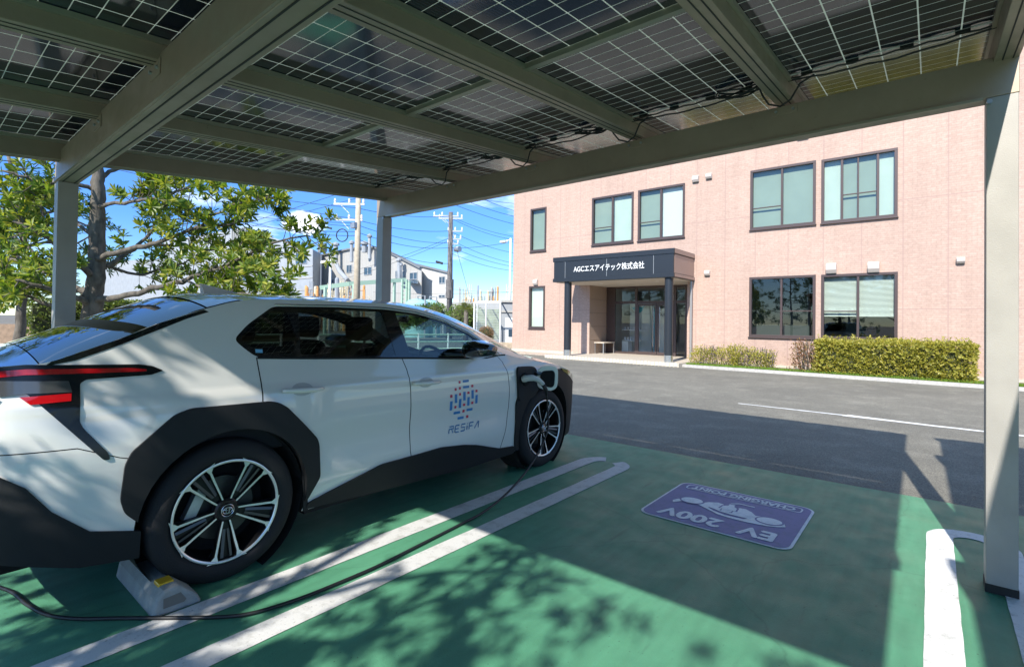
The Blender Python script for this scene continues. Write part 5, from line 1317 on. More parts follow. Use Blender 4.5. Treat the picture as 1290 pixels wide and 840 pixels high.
def winf(parent, a, b, Y, mull=1):
    x0, x1 = sorted((a[0], b[0])); z0, z1 = sorted((a[2], b[2]))
    f = MB(); t = .07
    f.box((x0, Y-.08, z0), (x1, Y-.002, z0+t)).box((x0, Y-.08, z1-t), (x1, Y-.002, z1)).box((x0, Y-.08, z0+t), (x0+t, Y-.002, z1-t)).box((x1-t, Y-.08, z0+t), (x1, Y-.002, z1-t))
    if mull: f.box(((x0+x1)/2-.05, Y-.07, z0+t), ((x0+x1)/2+.05, Y-.003, z1-t))
    w = f.build('window', M['fac_white'], parent); MB().box((x0+t, Y-.03, z0+t), (x1-t, Y-.004, z1-t)).build('glass', M['far_glass'], w)
fa = thing('factory_building', (-54.571, 40.000, 1.777), 'grey clad factory with a gabled roof line and roof ducts behind the utility pole', 'factory')
fa.location.z = 0; fa['_o'][2] = 0
facade(fa, 'wall', [(lambda p: (p[0], 0, 0))((-71.086, 40.000, 1.704)), (-71.383, 40.000, 10.149), (-68.524, 40.000, 10.542), (-62.015, 40.000, 10.849), (-58.658, 40.000, 10.853), (-56.178, 40.000, 10.654), (-53.139, 40.000, 9.853), (-46.819, 40.000, 7.438), (lambda p: (p[0], 0, 0))((-46.685, 40.000, 1.812))][::-1], 40, 14, M['fac_grey'])
re_ = MB(); rp = [(-71.383, 40.000, 10.149), (-68.524, 40.000, 10.542), (-62.015, 40.000, 10.849), (-58.658, 40.000, 10.853), (-56.178, 40.000, 10.654), (-53.139, 40.000, 9.853), (-46.819, 40.000, 7.438)]
for a, b in zip(rp, rp[1:]): re_.bar((a[0], 39.95, a[2]+.1), (b[0], 39.95, b[2]+.1), .5, .22)
re_.build('roof_edge', M['fac_dark'], fa)
for a, b in (((-62.532, 40.000, 8.792), (-61.249, 40.000, 7.681)), ((-58.401, 40.000, 8.230), (-56.688, 40.000, 7.193)), ((-53.735, 40.000, 7.663), (-52.974, 40.000, 6.716)), ((-51.712, 40.000, 7.456), (-51.137, 40.000, 6.536)), ((-50.690, 40.000, 7.304), (-49.974, 40.000, 6.388)), ((-48.933, 40.000, 7.069), (-47.511, 40.000, 6.189)), ((-66.288, 40.000, 6.962), (-65.036, 40.000, 6.347)), ((-62.408, 40.000, 4.821), (-61.239, 40.000, 4.250))): winf(fa, a, b, 40)
for a, b, r_ in (((-49.832, 39.000, 8.335), (-49.699, 39.000, 6.111), .22), ((-49.691, 39.200, 7.766), (-49.649, 39.200, 6.123), .15), ((-63.777, 39.000, 11.423), (-63.705, 39.000, 9.210), .3), ((-59.927, 39.000, 11.317), (-59.855, 39.000, 8.967), .22), ((-55.919, 39.000, 11.797), (-55.842, 39.000, 9.124), .2), ((-57.025, 39.000, 10.966), (-56.998, 39.000, 10.031), .35)):
    d = MB().tube([a, b], r_, 10).lathe([(a[2], 0), (a[2]+.1, r_*1.7), (a[2]+.35, r_*1.7), (a[2]+.6, 0)], (a[0], a[1], 0), 'z', 10); d.build('roof_duct', M['fac_white'], fa)
MB().tube([(-63.496, 39.000, 8.867), (-62.675, 39.000, 7.834), (-60.716, 39.000, 6.554)], .3, 10).build('sloping_duct', M['fac_white'], fa)
aw = MB(); aw.hexa([(-47.285, 38.500, 5.699), (-45.577, 38.500, 5.499), (-47.353, 40.000, 5.659), (-49.127, 40.000, 5.868), (-49.012, 39.900, 6.166), (-47.242, 39.900, 5.981), (-47.422, 40.050, 6.093), (-49.199, 40.050, 6.262)]); aw.build('awning', M['far_glass'], fa)
fb = thing('factory_annex', (-46.250, 42.000, 1.846), 'plain grey factory annex with one window, left of the dark utility pole', 'factory')
fb.location.z = 0; fb['_o'][2] = 0
facade(fb, 'wall', [(lambda p: (p[0], 0, 0))((-50.080, 42.000, 1.829)), (-50.236, 42.000, 8.251), (-44.692, 42.000, 7.022), (-44.143, 42.000, 6.900), (lambda p: (p[0], 0, 0))((-44.034, 42.000, 1.856))][::-1], 42, 12, mat('pale_grey_cladding', (.50, .50, .48), .7, var=.06, vscale=1))
re_ = MB(); a, b = (-50.236, 42.000, 8.251), (-44.143, 42.000, 6.900); re_.bar((a[0], 41.95, a[2]+.1), (b[0], 41.95, b[2]+.1), .4, .2); re_.build('roof_edge', M['fac_dark'], fb)
winf(fb, (-45.863, 42.000, 6.599), (-44.801, 42.000, 5.744), 42); winf(fb, (-45.884, 42.000, 4.391), (-44.764, 42.000, 4.034), 42)
fc = thing('factory_building', (-87.461, 36.000, 1.567), 'white factory block with louvres at its peak behind the broadleaf tree', 'factory')
fc.location.z = 0; fc['_o'][2] = 0
facade(fc, 'wall', [(lambda p: (p[0], 0, 0))((-179.919, 36.000, 1.156)), (-181.358, 36.000, 16.338), (-124.859, 36.000, 13.444), (-124.627, 36.000, 17.445), (-103.773, 36.000, 16.356), (-91.577, 36.000, 16.190), (-84.560, 36.000, 15.142), (-79.011, 36.000, 13.969), (-64.498, 36.000, 10.687), (lambda p: (p[0], 0, 0))((-64.181, 36.000, 1.671))][::-1], 36, 12, M['fac_white'])
lv = MB()
for i in range(8): p = (-89.984, 36.000, 15.891); q = (-84.782, 36.000, 13.695); x = p[0]+(q[0]-p[0])*i/7; lv.box((x-.12, 35.7, q[2]), (x+.12, 35.99, p[2]))
lv.build('louvre', M['fac_grey'], fc)
for a, b in (((-68.966, 36.000, 10.480), (-65.884, 36.000, 8.837)), ((-76.691, 36.000, 7.943), (-73.668, 36.000, 6.516)), ((-87.788, 36.000, 8.477), (-83.894, 36.000, 6.770)), ((-71.751, 36.000, 5.986), (-69.878, 36.000, 5.023))): winf(fc, a, b, 36)
for z_ in (330, 344, 358): 
    a, b = (-181.358, 36.000, 16.338), (-64.438, 36.000, 8.963)
for k, zz in enumerate((3.6, 5.2, 6.8, 8.4)):
    a, b = (-101.256, 36.000, 11.286), (-64.438, 36.000, 8.963); MB().box((a[0], 35.93, zz), (b[0], 35.985, zz+.12)).build('rail', M['fac_grey'], fc)
ld = thing('low_shed', (-84.377, 24.000, 1.391), 'long low shed with a blue grey ribbed wall behind the clipped hedge', 'shed')
ld.location.z = 0; ld['_o'][2] = 0
a, b = (-133.311, 24.000, 7.779), (-50.222, 24.000, 4.060)
MB().box((a[0], 24, 0), (b[0], 28, 2.75)).build('wall', mat('blue_grey_ribbed', (.34, .39, .45), .6, var=.12, vscale=3, stretch=(9, 9, .1)), ld); MB().box((a[0]-.2, 23.7, 2.751), (b[0]+.2, 28.2, 2.95)).build('roof', mat('pale_roof', (.6, .62, .64), .6), ld)
rb_ = MB(); x = a[0]
while x < b[0]: rb_.box((x, 23.94, 0.1), (x+.1, 23.995, 2.7)); x += .42
rb_.build('rib', M['fac_white'], ld)
# distant low roofs and plant along the skyline
M['far_brown'] = mat('far_brown_roof', (.30, .24, .21), .8)
def lowhouse(u0, u1, Y, ht, hr, wallm, roofm, label, name='low_building', mono=False):
    x0, x1 = sorted((u0, u1)); r = thing(name, ((x0+x1)/2, Y, 0), label, 'building')
    MB().box((x0, Y, 0), (x1, Y+8, ht)).build('wall', wallm, r)
    MB().prism([(x0-.3, ht+.002), (x1+.3, ht+.002), (x1-.8, ht+hr), (x0+.8, ht+hr)], lambda a, b: (a, Y-.3+(b-ht)*1.6, b), lambda a, b: (a, Y+8.3-(b-ht)*1.6, b)).build('roof', roofm, r)
    return r
lowhouse((-38.178, 33.000, 2.359)[0], (-35.363, 33.000, 2.349)[0], 33, 1.55, .75, M['fac_white'], M['fac_white'], 'small white roofed hut left of the dark utility pole')
lowhouse((-49.881, 48.000, 2.782)[0], (-45.326, 48.000, 2.766)[0], 48, 1.5, 1.0, M['fac_white'], M['far_brown'], 'low building with brown roof right of the dark utility pole')
lowhouse((-41.807, 44.000, 2.652)[0], (-38.068, 44.000, 2.639)[0], 44, 1.45, 1.0, M['cream'], M['far_brown'], 'low building with brown roof behind the mesh enclosure')
lw = thing('long_wall', (-58.545, 62.000, 3.168), 'long pale wall along the skyline beyond the mesh enclosure', 'wall'); 
lw.location.z = 0; lw['_o'][2] = 0
a, b = (-67.080, 62.000, 4.326), (-49.259, 62.000, 4.123); MB().box((a[0], 62, 0), (b[0], 62.4, a[2]+.1)).build('wall', mat('pale_wall', (.34, .34, .33), .8), lw)
# process plant on the skyline
rr = random.Random(21)
def plant(x0, x1, Y, z0, z1, n, label, cols):
    r = thing('process_plant', ((x0+x1)/2, Y, 0), label, 'process plant')
    for i in range(n):
        x = rr.uniform(x0, x1); h = z0+(z1-z0)*rr.uniform(.35, 1)**1.2; w = rr.uniform(.12, .5)*(x1-x0)/14; y = Y+rr.uniform(0, 3); c_ = rr.choice(cols)
        if i % 3 == 0: MB().tube([(x, y, 0), (x, y, h)], w*.7, 8).lathe([(h, w*.7), (h+w*.5, w*.45), (h+w*.7, 0)], (x, y, 0), 'z', 8).build('column', M[c_], r)
        elif i % 3 == 1:
            f = MB()
            for q in (0, w*2):
                for k in (0, w*2): f.bar((x+q, y+k, 0), (x+q, y+k, h), w*.25, w*.25)
            z = h*.3
            while z < h: f.bar((x, y, z), (x+w*2, y, z), w*.2, w*.2); f.bar((x, y+w*2, z), (x+w*2, y+w*2, z), w*.2, w*.2); f.bar((x, y, z), (x+w*2, y, min(h, z+h*.18)), w*.12, w*.12); z += h*.18
            f.build('platform_frame', M[c_], r)
        else:
            L = rr.uniform(1, 3.5)*(x1-x0)/14; z = z0+(h-z0)*rr.uniform(.2, .9); f = MB(); f.tube([(x, y, max(0, z0*.6)), (x, y, z), (x+L, y, z), (x+L, y, max(0, z0*.5))], w*.28, 6); f.build('pipe', M[c_], r)
    return r
a, b = (-59.012, 31.000, 4.297), (-48.820, 31.000, 4.059)
plant(a[0], b[0], 31, 2.4, 5.9, 60, 'tangle of orange and cream pipework left of the concrete utility pole', ['orange', 'cream', 'fac_white', 'orange', 'fac_white'])
a, b = (-111.976, 110.000, 9.443), (-94.061, 110.000, 9.025)
plant(a[0], b[0], 110, 4.0, 12.5, 46, 'distant orange and white process towers on the skyline right of the dark utility pole', ['orange', 'cream', 'fac_white', 'fac_grey'])
a, b = (-37.955, 30.000, 3.387), (-32.072, 30.000, 3.279)
plant(a[0], b[0], 30, 1.2, 2.2, 16, 'low white pipework beside the turquoise tanks', ['fac_white', 'pale_green', 'fac_white'])
cran = thing('pipe_rack', (-44.031, 34.000, 1.729), 'pale green steel pipe rack crossing in front of the grey factory', 'pipe rack'); cran.location.z = 0; cran['_o'][2] = 0
p0, p1, p2 = (-40.677, 23.428, 4.008), (-39.604, 25.604, 4.453), (-38.155, 30.683, 5.103)
MB().bar(p0, p1, .3, .36).bar(p1, p2, .3, .36).build('beam', M['pale_green'], cran)
for q in ((-38.474, 29.642, 5.005), (-39.280, 25.872, 4.424), (-40.308, 23.732, 4.049)): MB().bar((q[0], q[1], 0), (q[0], q[1], q[2]), .2, .2).build('leg', M['pale_green'], cran)
for q in ((-36.786, 29.221, 4.980), (-36.482, 29.472, 4.985), (-36.289, 29.634, 4.845)): MB().bar((q[0], q[1], 0), (q[0], q[1], q[2]), .16, .16).build('leg', M['pale_green'], cran)
l_ = MB(); 
for k in range(12): q = (-36.786, 29.221, 4.980); q2 = (-36.482, 29.472, 4.985); l_.bar((q[0], q[1], .5+k*.36), (q2[0], q2[1], .5+k*.36), .08, .08)
l_.build('rungs', M['pale_green'], cran)
for (u, r_, lab) in (((-31.072, 26.193, 2.908), .95, 'turquoise round tank, left of two beside the pipe rack'), ((-31.110, 27.459, 2.895), .9, 'turquoise round tank, right of two beside the pipe rack')):
    t = thing('storage_tank', (u[0], u[1], 0), lab, 'tank', 'turquoise tanks by the pipe rack'); z = u[2]
    MB().lathe([(0, r_), (z-.25, r_), (z, r_*.7), (z+.15, 0)], (u[0], u[1], 0), 'z', 28).build('shell', M['turq'], t, smooth=True)
    MB().tube([(u[0]+r_*.4, u[1]-.3, z-.1), (u[0]+r_*.4, u[1]-.3, z+.3), (u[0]+r_*1.3, u[1]-.3, z+.3), (u[0]+r_*1.3, u[1]-.3, 0)], .06, 6).build('pipe', M['fac_white'], t)

# ---- utility poles
def crossarm(par, c, half, ang, z, m='steel', ins=3, up_=True):
    dx, dy = math.cos(ang), math.sin(ang)
    a = (c[0]-dx*half, c[1]-dy*half, z); b = (c[0]+dx*half, c[1]+dy*half, z)
    o = MB().bar(a, b, .10, .10).bar((c[0]-dx*half*.6, c[1]-dy*half*.6, z), (c[0], c[1], z-.5), .04, .04).build('crossarm', M[m], par)
    for i in range(ins):
        t = -1+2*i/(ins-1) if ins > 1 else 0; x, y = c[0]+dx*half*t*.92, c[1]+dy*half*t*.92
        MB().lathe([(z+.05, .04), (z+.1, .07), (z+.14, .05), (z+.18, .075), (z+.23, .05), (z+.28, .06), (z+.32, 0)], (x, y, 0), 'z', 8).build('insulator', M['white_paint'], o)
AX = math.atan2(.637, .771)
q = (-24.336, 16.214, 1.534); P1 = (q[0], q[1])
up1 = thing('utility_pole', (*P1, 0), 'beige concrete utility pole with a black cable loop, left of the middle carport post', 'utility pole')
MB().tube([(*P1, 0), (*P1, 9.8)], [.20, .13], 16).build('pole', M['conc_pole'], up1, smooth='all')
for v_, h_ in ((257, .85), (277, .75)):
    z = (-24.350, 16.100, 7.679)[2] if v_ == 257 else (-24.348, 16.116, 6.808)[2]; crossarm(up1, (P1[0]-.5*.77, P1[1]-.5*.637), h_, AX, z)
z = (-24.347, 16.121, 6.546)[2]; MB().box((P1[0]-.3, P1[1]-.3, z-.2), (P1[0]+.1, P1[1]-.1, z+.1)).build('switch_box', M['steel'], up1)
lc = Vector((-24.773, 15.521, 5.915)); e1 = Vector((.771, .637, 0)); MB().tube([lc+e1*.31*math.cos(t)+Vector((0, 0, .34*math.sin(t))) for t in [2*math.pi*i/24 for i in range(25)]], .03, 6, False).build('cable_loop', M['wire'], up1, smooth=True)
st_ = MB()
for k in range(9): st_.tube([(P1[0]-.15-.18*.77, P1[1]-.18*.637, 1.8+k*.6), (P1[0]+.1, P1[1]+.1, 1.8+k*.6)], .012, 4)
st_.build('step_bolts', M['steel'], up1)
q = (-27.691, 26.412, 1.681); P2 = (q[0], q[1])
up2 = thing('utility_pole', (*P2, 0), 'dark weathered utility pole crowded with crossarms, standing against open sky', 'utility pole')
MB().tube([(*P2, 0), (*P2, (-27.709, 26.269, 9.430)[2])], [.23, .16], 16).build('pole', M['dark_pole'], up2, smooth='all')
for z, h_, n_, of in (((-27.708, 26.274, 9.134)[2], .95, 4, -.35), ((-27.708, 26.277, 8.956)[2], .9, 3, .0), ((-27.706, 26.295, 8.010)[2], .55, 3, .35), ((-27.704, 26.306, 7.419)[2], .45, 3, .35), ((-27.704, 26.313, 7.064)[2], .4, 2, .2)):
    crossarm(up2, (P2[0]+of*.77, P2[1]+of*.637), h_, AX, z, 'steel', n_)
z = (-27.703, 26.316, 6.886)[2]; MB().lathe([(0, 0), (0, .16), (.25, .22), (.5, .22), (.5, 0)], (P2[0]+.3, P2[1]+.2, z-.25), 'x', 12).build('horn_speaker', M['steel'], up2, smooth=True)
MB().tube([(*P2, .1), (P2[0]+.2, P2[1]-.15, .1), (P2[0]+.2, P2[1]-.15, 3.6)], .06, 6).build('conduit', M['wire'], up2)
MB().lathe([(3.0, .27), (3.0, .3), (4.4, .3), (4.4, .27)], (*P2, 0), 'z', 12).build('wrap', M['dark_pole'], up2)
def lamp_post(u, top_, label, r_, arm):
    p = thing('lamp_post', (u[0], u[1], 0), label, 'lamp post'); MB().tube([(u[0], u[1], 0), (u[0], u[1], top_)], [r_, r_*.75], 12).build('pole', M['white_paint'], p, smooth='all')
    MB().bar((u[0], u[1], top_-.1), (u[0]-.771*arm, u[1]-.637*arm, top_-.25), .07, .07).build('arm', M['white_paint'], p)
    c_ = (u[0]-.771*arm, u[1]-.637*arm, top_-.27); MB().box((c_[0]-.3, c_[1]-.2, c_[2]-.12), (c_[0]+.25, c_[1]+.2, c_[2]+.06)).build('lamp_head', M['white_paint'], p, bevel=.04)
lamp_post((-26.775, 32.357, 1.779), (-26.790, 32.238, 8.186)[2], 'tall slim pale lamp post beside the corner of the pink office', .11, .55)
lamp_post((-27.299, 16.361, 1.523), (-27.306, 16.297, 4.979)[2], 'white lamp post left of the concrete utility pole', .085, .25)
fl_ = thing('floodlight', (-53.489, 30.926, 8.682), 'floodlight on a short mast above the factory roof', 'floodlight'); c_ = Vector((-53.489, 30.926, 8.682)); MB().bar(c_-Vector((0, 0, 8)), c_, .12, .12).build('mast', M['fac_dark'], fl_); c_ = Vector((-53.421, 30.971, 9.360)); MB().box(c_-Vector((.6, .25, .5)), c_+Vector((.6, .25, .5))).build('lamp_head', M['fac_dark'], fl_, bevel=.05)

# ---- overhead wires, each hanging between two points
ORD = ['uppermost', 'second', 'third', 'fourth', 'fifth', 'sixth', 'seventh', 'eighth', 'ninth']
WC = {}
def wire(a, b, sag, cls, r_=.014):
    a, b = Vector(a), Vector(b); n = 16; pts = [a+(b-a)*i/n-Vector((0, 0, sag*4*(i/n)*(1-i/n))) for i in range(n+1)]
    o = MB().tube(pts, r_, 5).build('overhead_wire', M['wire']); k = WC.get(cls, 0); WC[cls] = k+1; tag(o, 'overhead wire '+cls+', '+ORD[k]+' of its set', 'wire', 'overhead wires strung across the sky')
C1, C2, C3, C4, C5, C6 = 'from the left to the concrete pole', 'rising steeply past the tree to the concrete pole', 'running between the concrete pole and the dark pole', 'from the dark pole towards the pink office', 'high beside the office corner', 'low along the skyline'
for a, b, s_, c_ in (((-32.257, 6.952, 8.882), (-24.349, 16.104, 7.462), .25, C1), ((-34.158, 10.563, 9.342), (-24.348, 16.116, 6.851), .2, C1), ((-31.942, 7.235, 7.511), (-24.348, 16.120, 6.633), .3, C1), ((-32.782, 14.313, 8.243), (-24.347, 16.123, 6.459), .25, C1), ((-33.973, 10.747, 7.477), (-24.346, 16.128, 6.154), .3, C1), ((-33.549, 13.690, 7.582), (-24.346, 16.132, 5.936), .3, C1),
    ((-33.164, 14.014, 7.240), (-26.091, 17.233, 9.063), .0, C2), ((-33.547, 13.704, 6.834), (-26.090, 17.244, 8.456), .0, C2),
    ((-24.349, 16.104, 7.462), (-27.708, 26.274, 9.134), .25, C3), ((-24.348, 16.116, 6.808), (-27.706, 26.295, 8.010), .25, C3), ((-24.347, 16.121, 6.546), (-27.704, 26.311, 7.123), .3, C3), ((-24.346, 16.128, 6.154), (-27.703, 26.318, 6.768), .35, C3), ((-24.346, 16.135, 5.805), (-27.700, 26.340, 5.585), .4, C3),
    ((-44.007, 28.427, 6.000), (-27.704, 26.305, 7.478), .2, 'slanting from the factory roof up to the dark pole'), ((-44.606, 27.945, 5.211), (-27.704, 26.308, 7.300), .2, 'slanting from the factory roof up to the dark pole'),
    ((-27.708, 26.274, 9.134), (-26.903, 34.733, 8.531), .3, C4), ((-27.708, 26.276, 9.016), (-26.903, 34.738, 8.257), .35, C4), ((-27.706, 26.295, 8.010), (-26.900, 34.760, 7.092), .3, C4), ((-27.704, 26.306, 7.419), (-26.898, 34.776, 6.202), .35, C4), ((-27.703, 26.316, 6.886), (-26.898, 34.781, 5.928), .3, C4), ((-27.702, 26.325, 6.413), (-26.897, 34.786, 5.654), .35, C4), ((-27.703, 26.319, 6.709), (-26.903, 34.733, 8.531), .2, 'rising from the dark pole to the slim lamp post'),
    ((-24.256, 18.745, 9.329), (-22.017, 28.374, 9.585), .15, C5), ((-20.725, 21.672, 8.737), (-22.016, 28.387, 8.912), .1, C5), ((-21.553, 20.990, 8.629), (-22.015, 28.393, 8.576), .15, C5), ((-22.814, 19.945, 8.794), (-22.014, 28.403, 8.016), .2, C5), ((-50.643, 35.941, 4.533), (-36.673, 47.477, 4.965), .3, C6), ((-44.163, 41.286, 5.114), (-36.672, 47.481, 4.778), .2, C6), ((-27.338, 26.617, 6.893), (-32.089, 33.128, 3.415), .0, 'dropping as a stay right of the dark pole')):
    wire(a, b, s_, c_)
sl = thing('wire_splice', (-27.549, 25.169, 5.522), 'dark splice box hanging on the wires left of the dark utility pole', 'splice box'); MB().bar((-28.101, 25.359, 5.662), (-27.696, 25.696, 5.523), .16, .16).build('splice_case', M['wire'], sl, bevel=.03)
s2 = thing('wire_splice', (-25.658, 15.041, 6.393), 'dark splice box hanging on the wires left of the concrete utility pole', 'splice box'); MB().bar((-25.960, 14.790, 6.474), (-25.389, 15.265, 6.310), .10, .10).build('splice_case', M['wire'], s2, bevel=.02)

# ---- mesh enclosure, white shed, low wall beside the office
M['mesh'] = mat('fence_wire', (.62, .66, .68), .5, .3)
en = thing('mesh_enclosure', (-18.182, 20.023, 0.277), 'white framed wire mesh enclosure beside the pink office', 'enclosure'); en.location.z = 0; en['_o'][2] = 0
xa, ya = (-18.668, 19.621, 0.268)[:2]; xb, yb = (-17.598, 20.504, 0.287)[:2]; zt = (-18.186, 19.985, 2.336)[2]
def eb(n, *bars, m='white_paint', w=.06):
    b = MB(); [b.bar(p_, q_, w, w) for p_, q_ in bars]; return b.build(n, M[m], en)
L = lambda t, z, back=0: (xa+(xb-xa)*t-.637*back, ya+(yb-ya)*t+.771*back, z)
eb('frame', (L(0, .1), L(0, zt)), (L(.45, .1), L(.45, zt+.1)), (L(1, .1), L(1, zt)), (L(0, zt), L(1, zt)), (L(0, .12), L(1, .12)), (L(0, zt), L(0, zt+.15, 2.5)), (L(1, zt), L(1, zt+.15, 2.5)), (L(.45, zt), L(.45, zt+.15, 2.5)), (L(0, .1, 2.5), L(0, zt, 2.5)), (L(1, .1, 2.5), L(1, zt, 2.5)), (L(0, zt+.15, 2.5), L(1, zt+.15, 2.5)))
ms_ = MB()
for i in range(1, 26): ms_.bar(L(i/26, .1), L(i/26, zt), .008, .008)
for i in range(1, 26): ms_.bar(L(0, .1+(zt-.1)*i/26), L(1, .1+(zt-.1)*i/26), .008, .008)
ms_.build('mesh', M['mesh'], en)
MB().add([L(0, .3, 2.4), L(1, .3, 2.4), L(1, zt-.3, 2.4), L(0, zt-.3, 2.4)], [(0, 1, 2, 3)]).build('green_sheet', mat('olive_sheet', (.20, .25, .16), .7, var=.3, vscale=3), en)
MB().bar(L(.45, 1.15, .5), L(.75, .25, .5), .12, .05).build('yellow_board', mat('yellow_board', (.70, .62, .15), .6), en)
sd_ = thing('white_shed', (-17.914, 21.541, 0.252), 'white shed with a small door window between mesh enclosure and office', 'shed'); sd_.location.z = 0; sd_['_o'][2] = 0
xa, ya = (-18.559, 21.658, 0.226)[:2]; xb, yb = (-17.481, 22.548, 0.245)[:2]; zt = (-18.239, 21.884, 2.494)[2]
w_ = MB().hexa([L(0, .0), L(1, .0), L(1, .0, 3), L(0, .0, 3), L(0, zt), L(1, zt), L(1, zt, 3), L(0, zt, 3)]); w_.build('wall', M['fac_white'], sd_)
dr = MB().hexa([L(.18, .1, -.03), L(.62, .1, -.03), L(.62, .1, -.002), L(.18, .1, -.002), L(.18, 1.55, -.03), L(.62, 1.55, -.03), L(.62, 1.55, -.002), L(.18, 1.55, -.002)]).build('door', M['white_paint'], sd_)
MB().hexa([L(.32, .5, -.05), L(.50, .5, -.05), L(.50, .5, -.031), L(.32, .5, -.031), L(.32, .9, -.05), L(.50, .9, -.05), L(.50, .9, -.031), L(.32, .9, -.031)]).build('door_window', M['far_glass'], dr)
MB().bar(L(-.02, 1.9, -.04), L(1, 1.9, -.04), .06, .10).bar(L(-.02, zt-.02, -.05), L(1, zt-.02, -.05), .12, .12).build('trim', M['fac_grey'], sd_)
lw2 = thing('low_wall', (-16.234, 19.040, 0.136), 'low tan block wall in front of the white shed', 'wall'); lw2.location.z = 0; lw2['_o'][2] = 0
xa, ya = (-16.988, 19.062, 0.342)[:2]; xb, yb = (-15.856, 19.997, 0.361)[:2]
MB().hexa([L(0, 0), L(1, 0), L(1, 0, .25), L(0, 0, .25), L(0, .30), L(1, .30), L(1, .30, .25), L(0, .30, .25)]).build('wall', mat('tan_block', (.42, .34, .25), .9, var=.25, vscale=5), lw2, bevel=.02)
# ---- guard rails and low fence beyond the car, seen through its windows
gr = thing('guard_rail', (-11.281, 7.557, 0.605), 'pale green pipe guard rail beyond the car, seen through its windows', 'guard rail'); gr.location.z = 0; gr['_o'][2] = 0
xa, ya = (-16.618, 5.741, 0.655)[:2]; xb, yb = (-13.068, 13.864, 0.600)[:2]
b = MB()
for z in (.35, .6, .85): b.tube([L(0, z), L(1, z)], .03, 8)
b.build('rail', M['pale_green'], gr)
for i in range(9): MB().tube([L(i/8, 0), L(i/8, .9)], .035, 8).build('post', M['white_paint'], gr)
bw = thing('brown_block_wall', (-30.183, 3.618, 0.383), 'low brown block wall with a pale footing beyond the left carport post', 'wall'); bw.location.z = 0; bw['_o'][2] = 0
xa, ya = (-34.143, 0.346, 0.348)[:2]; xb, yb = (-27.278, 6.017, 0.469)[:2]
MB().hexa([L(0, .12), L(1, .12), L(1, .12, .2), L(0, .12, .2), L(0, .95), L(1, .95), L(1, .95, .2), L(0, .95, .2)]).build('wall', M['brown_wall'], bw)
MB().hexa([L(0, 0, -.05), L(1, 0, -.05), L(1, 0, .25), L(0, 0, .25), L(0, .119, -.05), L(1, .119, -.05), L(1, .119, .25), L(0, .119, .25)]).build('footing', M['step_stone'], bw)

# ---- hedges and shrubs
def hedge(root, boxes, n, leafm, rnd, L_=.05, W_=.026, name='foliage', bulge=.03, core=True):
    lv = Leaves(); cm = MB(); tot = sum((b[3]-b[0])*(b[5]-b[2])*2+(b[3]-b[0])*(b[4]-b[1])+2*(b[4]-b[1])*(b[5]-b[2]) for b in boxes)
    for b in boxes:
        x0, y0, z0, x1, y1, z1 = b; ar = (x1-x0)*(z1-z0), (x1-x0)*(y1-y0), (y1-y0)*(z1-z0)
        for k in range(int(n*((ar[0]*2+ar[1]+2*ar[2])/tot))):
            u = rnd.random()*(2*ar[0]+ar[1]+2*ar[2])
            if u < ar[0]: p = Vector((rnd.uniform(x0, x1), y0, rnd.uniform(z0, z1))); nn = Vector((0, -1, .25))
            elif u < 2*ar[0]: p = Vector((rnd.uniform(x0, x1), y1, rnd.uniform(z0, z1))); nn = Vector((0, 1, .25))
            elif u < 2*ar[0]+ar[1]: p = Vector((rnd.uniform(x0, x1), rnd.uniform(y0, y1), z1)); nn = Vector((0, 0, 1))
            elif u < 2*ar[0]+ar[1]+ar[2]: p = Vector((x0, rnd.uniform(y0, y1), rnd.uniform(z0, z1))); nn = Vector((-1, 0, .25))
            else: p = Vector((x1, rnd.uniform(y0, y1), rnd.uniform(z0, z1))); nn = Vector((1, 0, .25))
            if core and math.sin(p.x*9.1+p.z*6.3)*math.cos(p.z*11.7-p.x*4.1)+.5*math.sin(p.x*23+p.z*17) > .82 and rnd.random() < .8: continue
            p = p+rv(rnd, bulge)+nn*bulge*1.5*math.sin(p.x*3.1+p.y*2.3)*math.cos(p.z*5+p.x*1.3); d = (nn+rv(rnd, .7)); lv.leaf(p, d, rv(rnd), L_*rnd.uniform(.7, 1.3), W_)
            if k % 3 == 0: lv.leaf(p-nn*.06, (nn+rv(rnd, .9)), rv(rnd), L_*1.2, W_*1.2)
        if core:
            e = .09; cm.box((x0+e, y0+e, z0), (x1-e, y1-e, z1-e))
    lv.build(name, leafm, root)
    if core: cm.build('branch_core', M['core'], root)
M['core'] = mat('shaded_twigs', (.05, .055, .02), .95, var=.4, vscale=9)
rnd = random.Random(5)
h1 = thing('hedge', (-1.0, 16.6, 0), 'neatly clipped yellow green hedge under the lower office windows', 'hedge')
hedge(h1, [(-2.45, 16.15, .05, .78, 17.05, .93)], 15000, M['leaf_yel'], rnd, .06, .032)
lv = Leaves(); b = MB()
for i in range(230):
    p = Vector((rnd.uniform(-2.4, .75), rnd.uniform(16.15, 17.0), .92)) if i % 3 else Vector((rnd.uniform(-2.4, .75), 16.14, rnd.uniform(.2, .9)))
    d = (Vector((0, -.3, 1)) if i % 3 else Vector((0, -1, .4)))+rv(rnd, .3); L_ = rnd.uniform(.04, .15); b.tube([p, p+d*L_], .003, 4, False); lv.rosette(p+d*L_, d, .06, .03, 5, rnd)
tag(lv.build('shoots', M['leaf_yel'], h1), kind='stuff'); tag(b.build('shoot_stems', M['bark'], h1), kind='stuff')
h2 = thing('hedge', (-3.0, 16.5, 0), 'sparse reddish bush merging into the left end of the clipped hedge', 'bush')
hedge(h2, [(-2.95, 16.2, .05, -2.4, 16.9, .86)], 900, M['leaf_red'], rnd, .055, .028, bulge=.09, core=False)
b = MB()
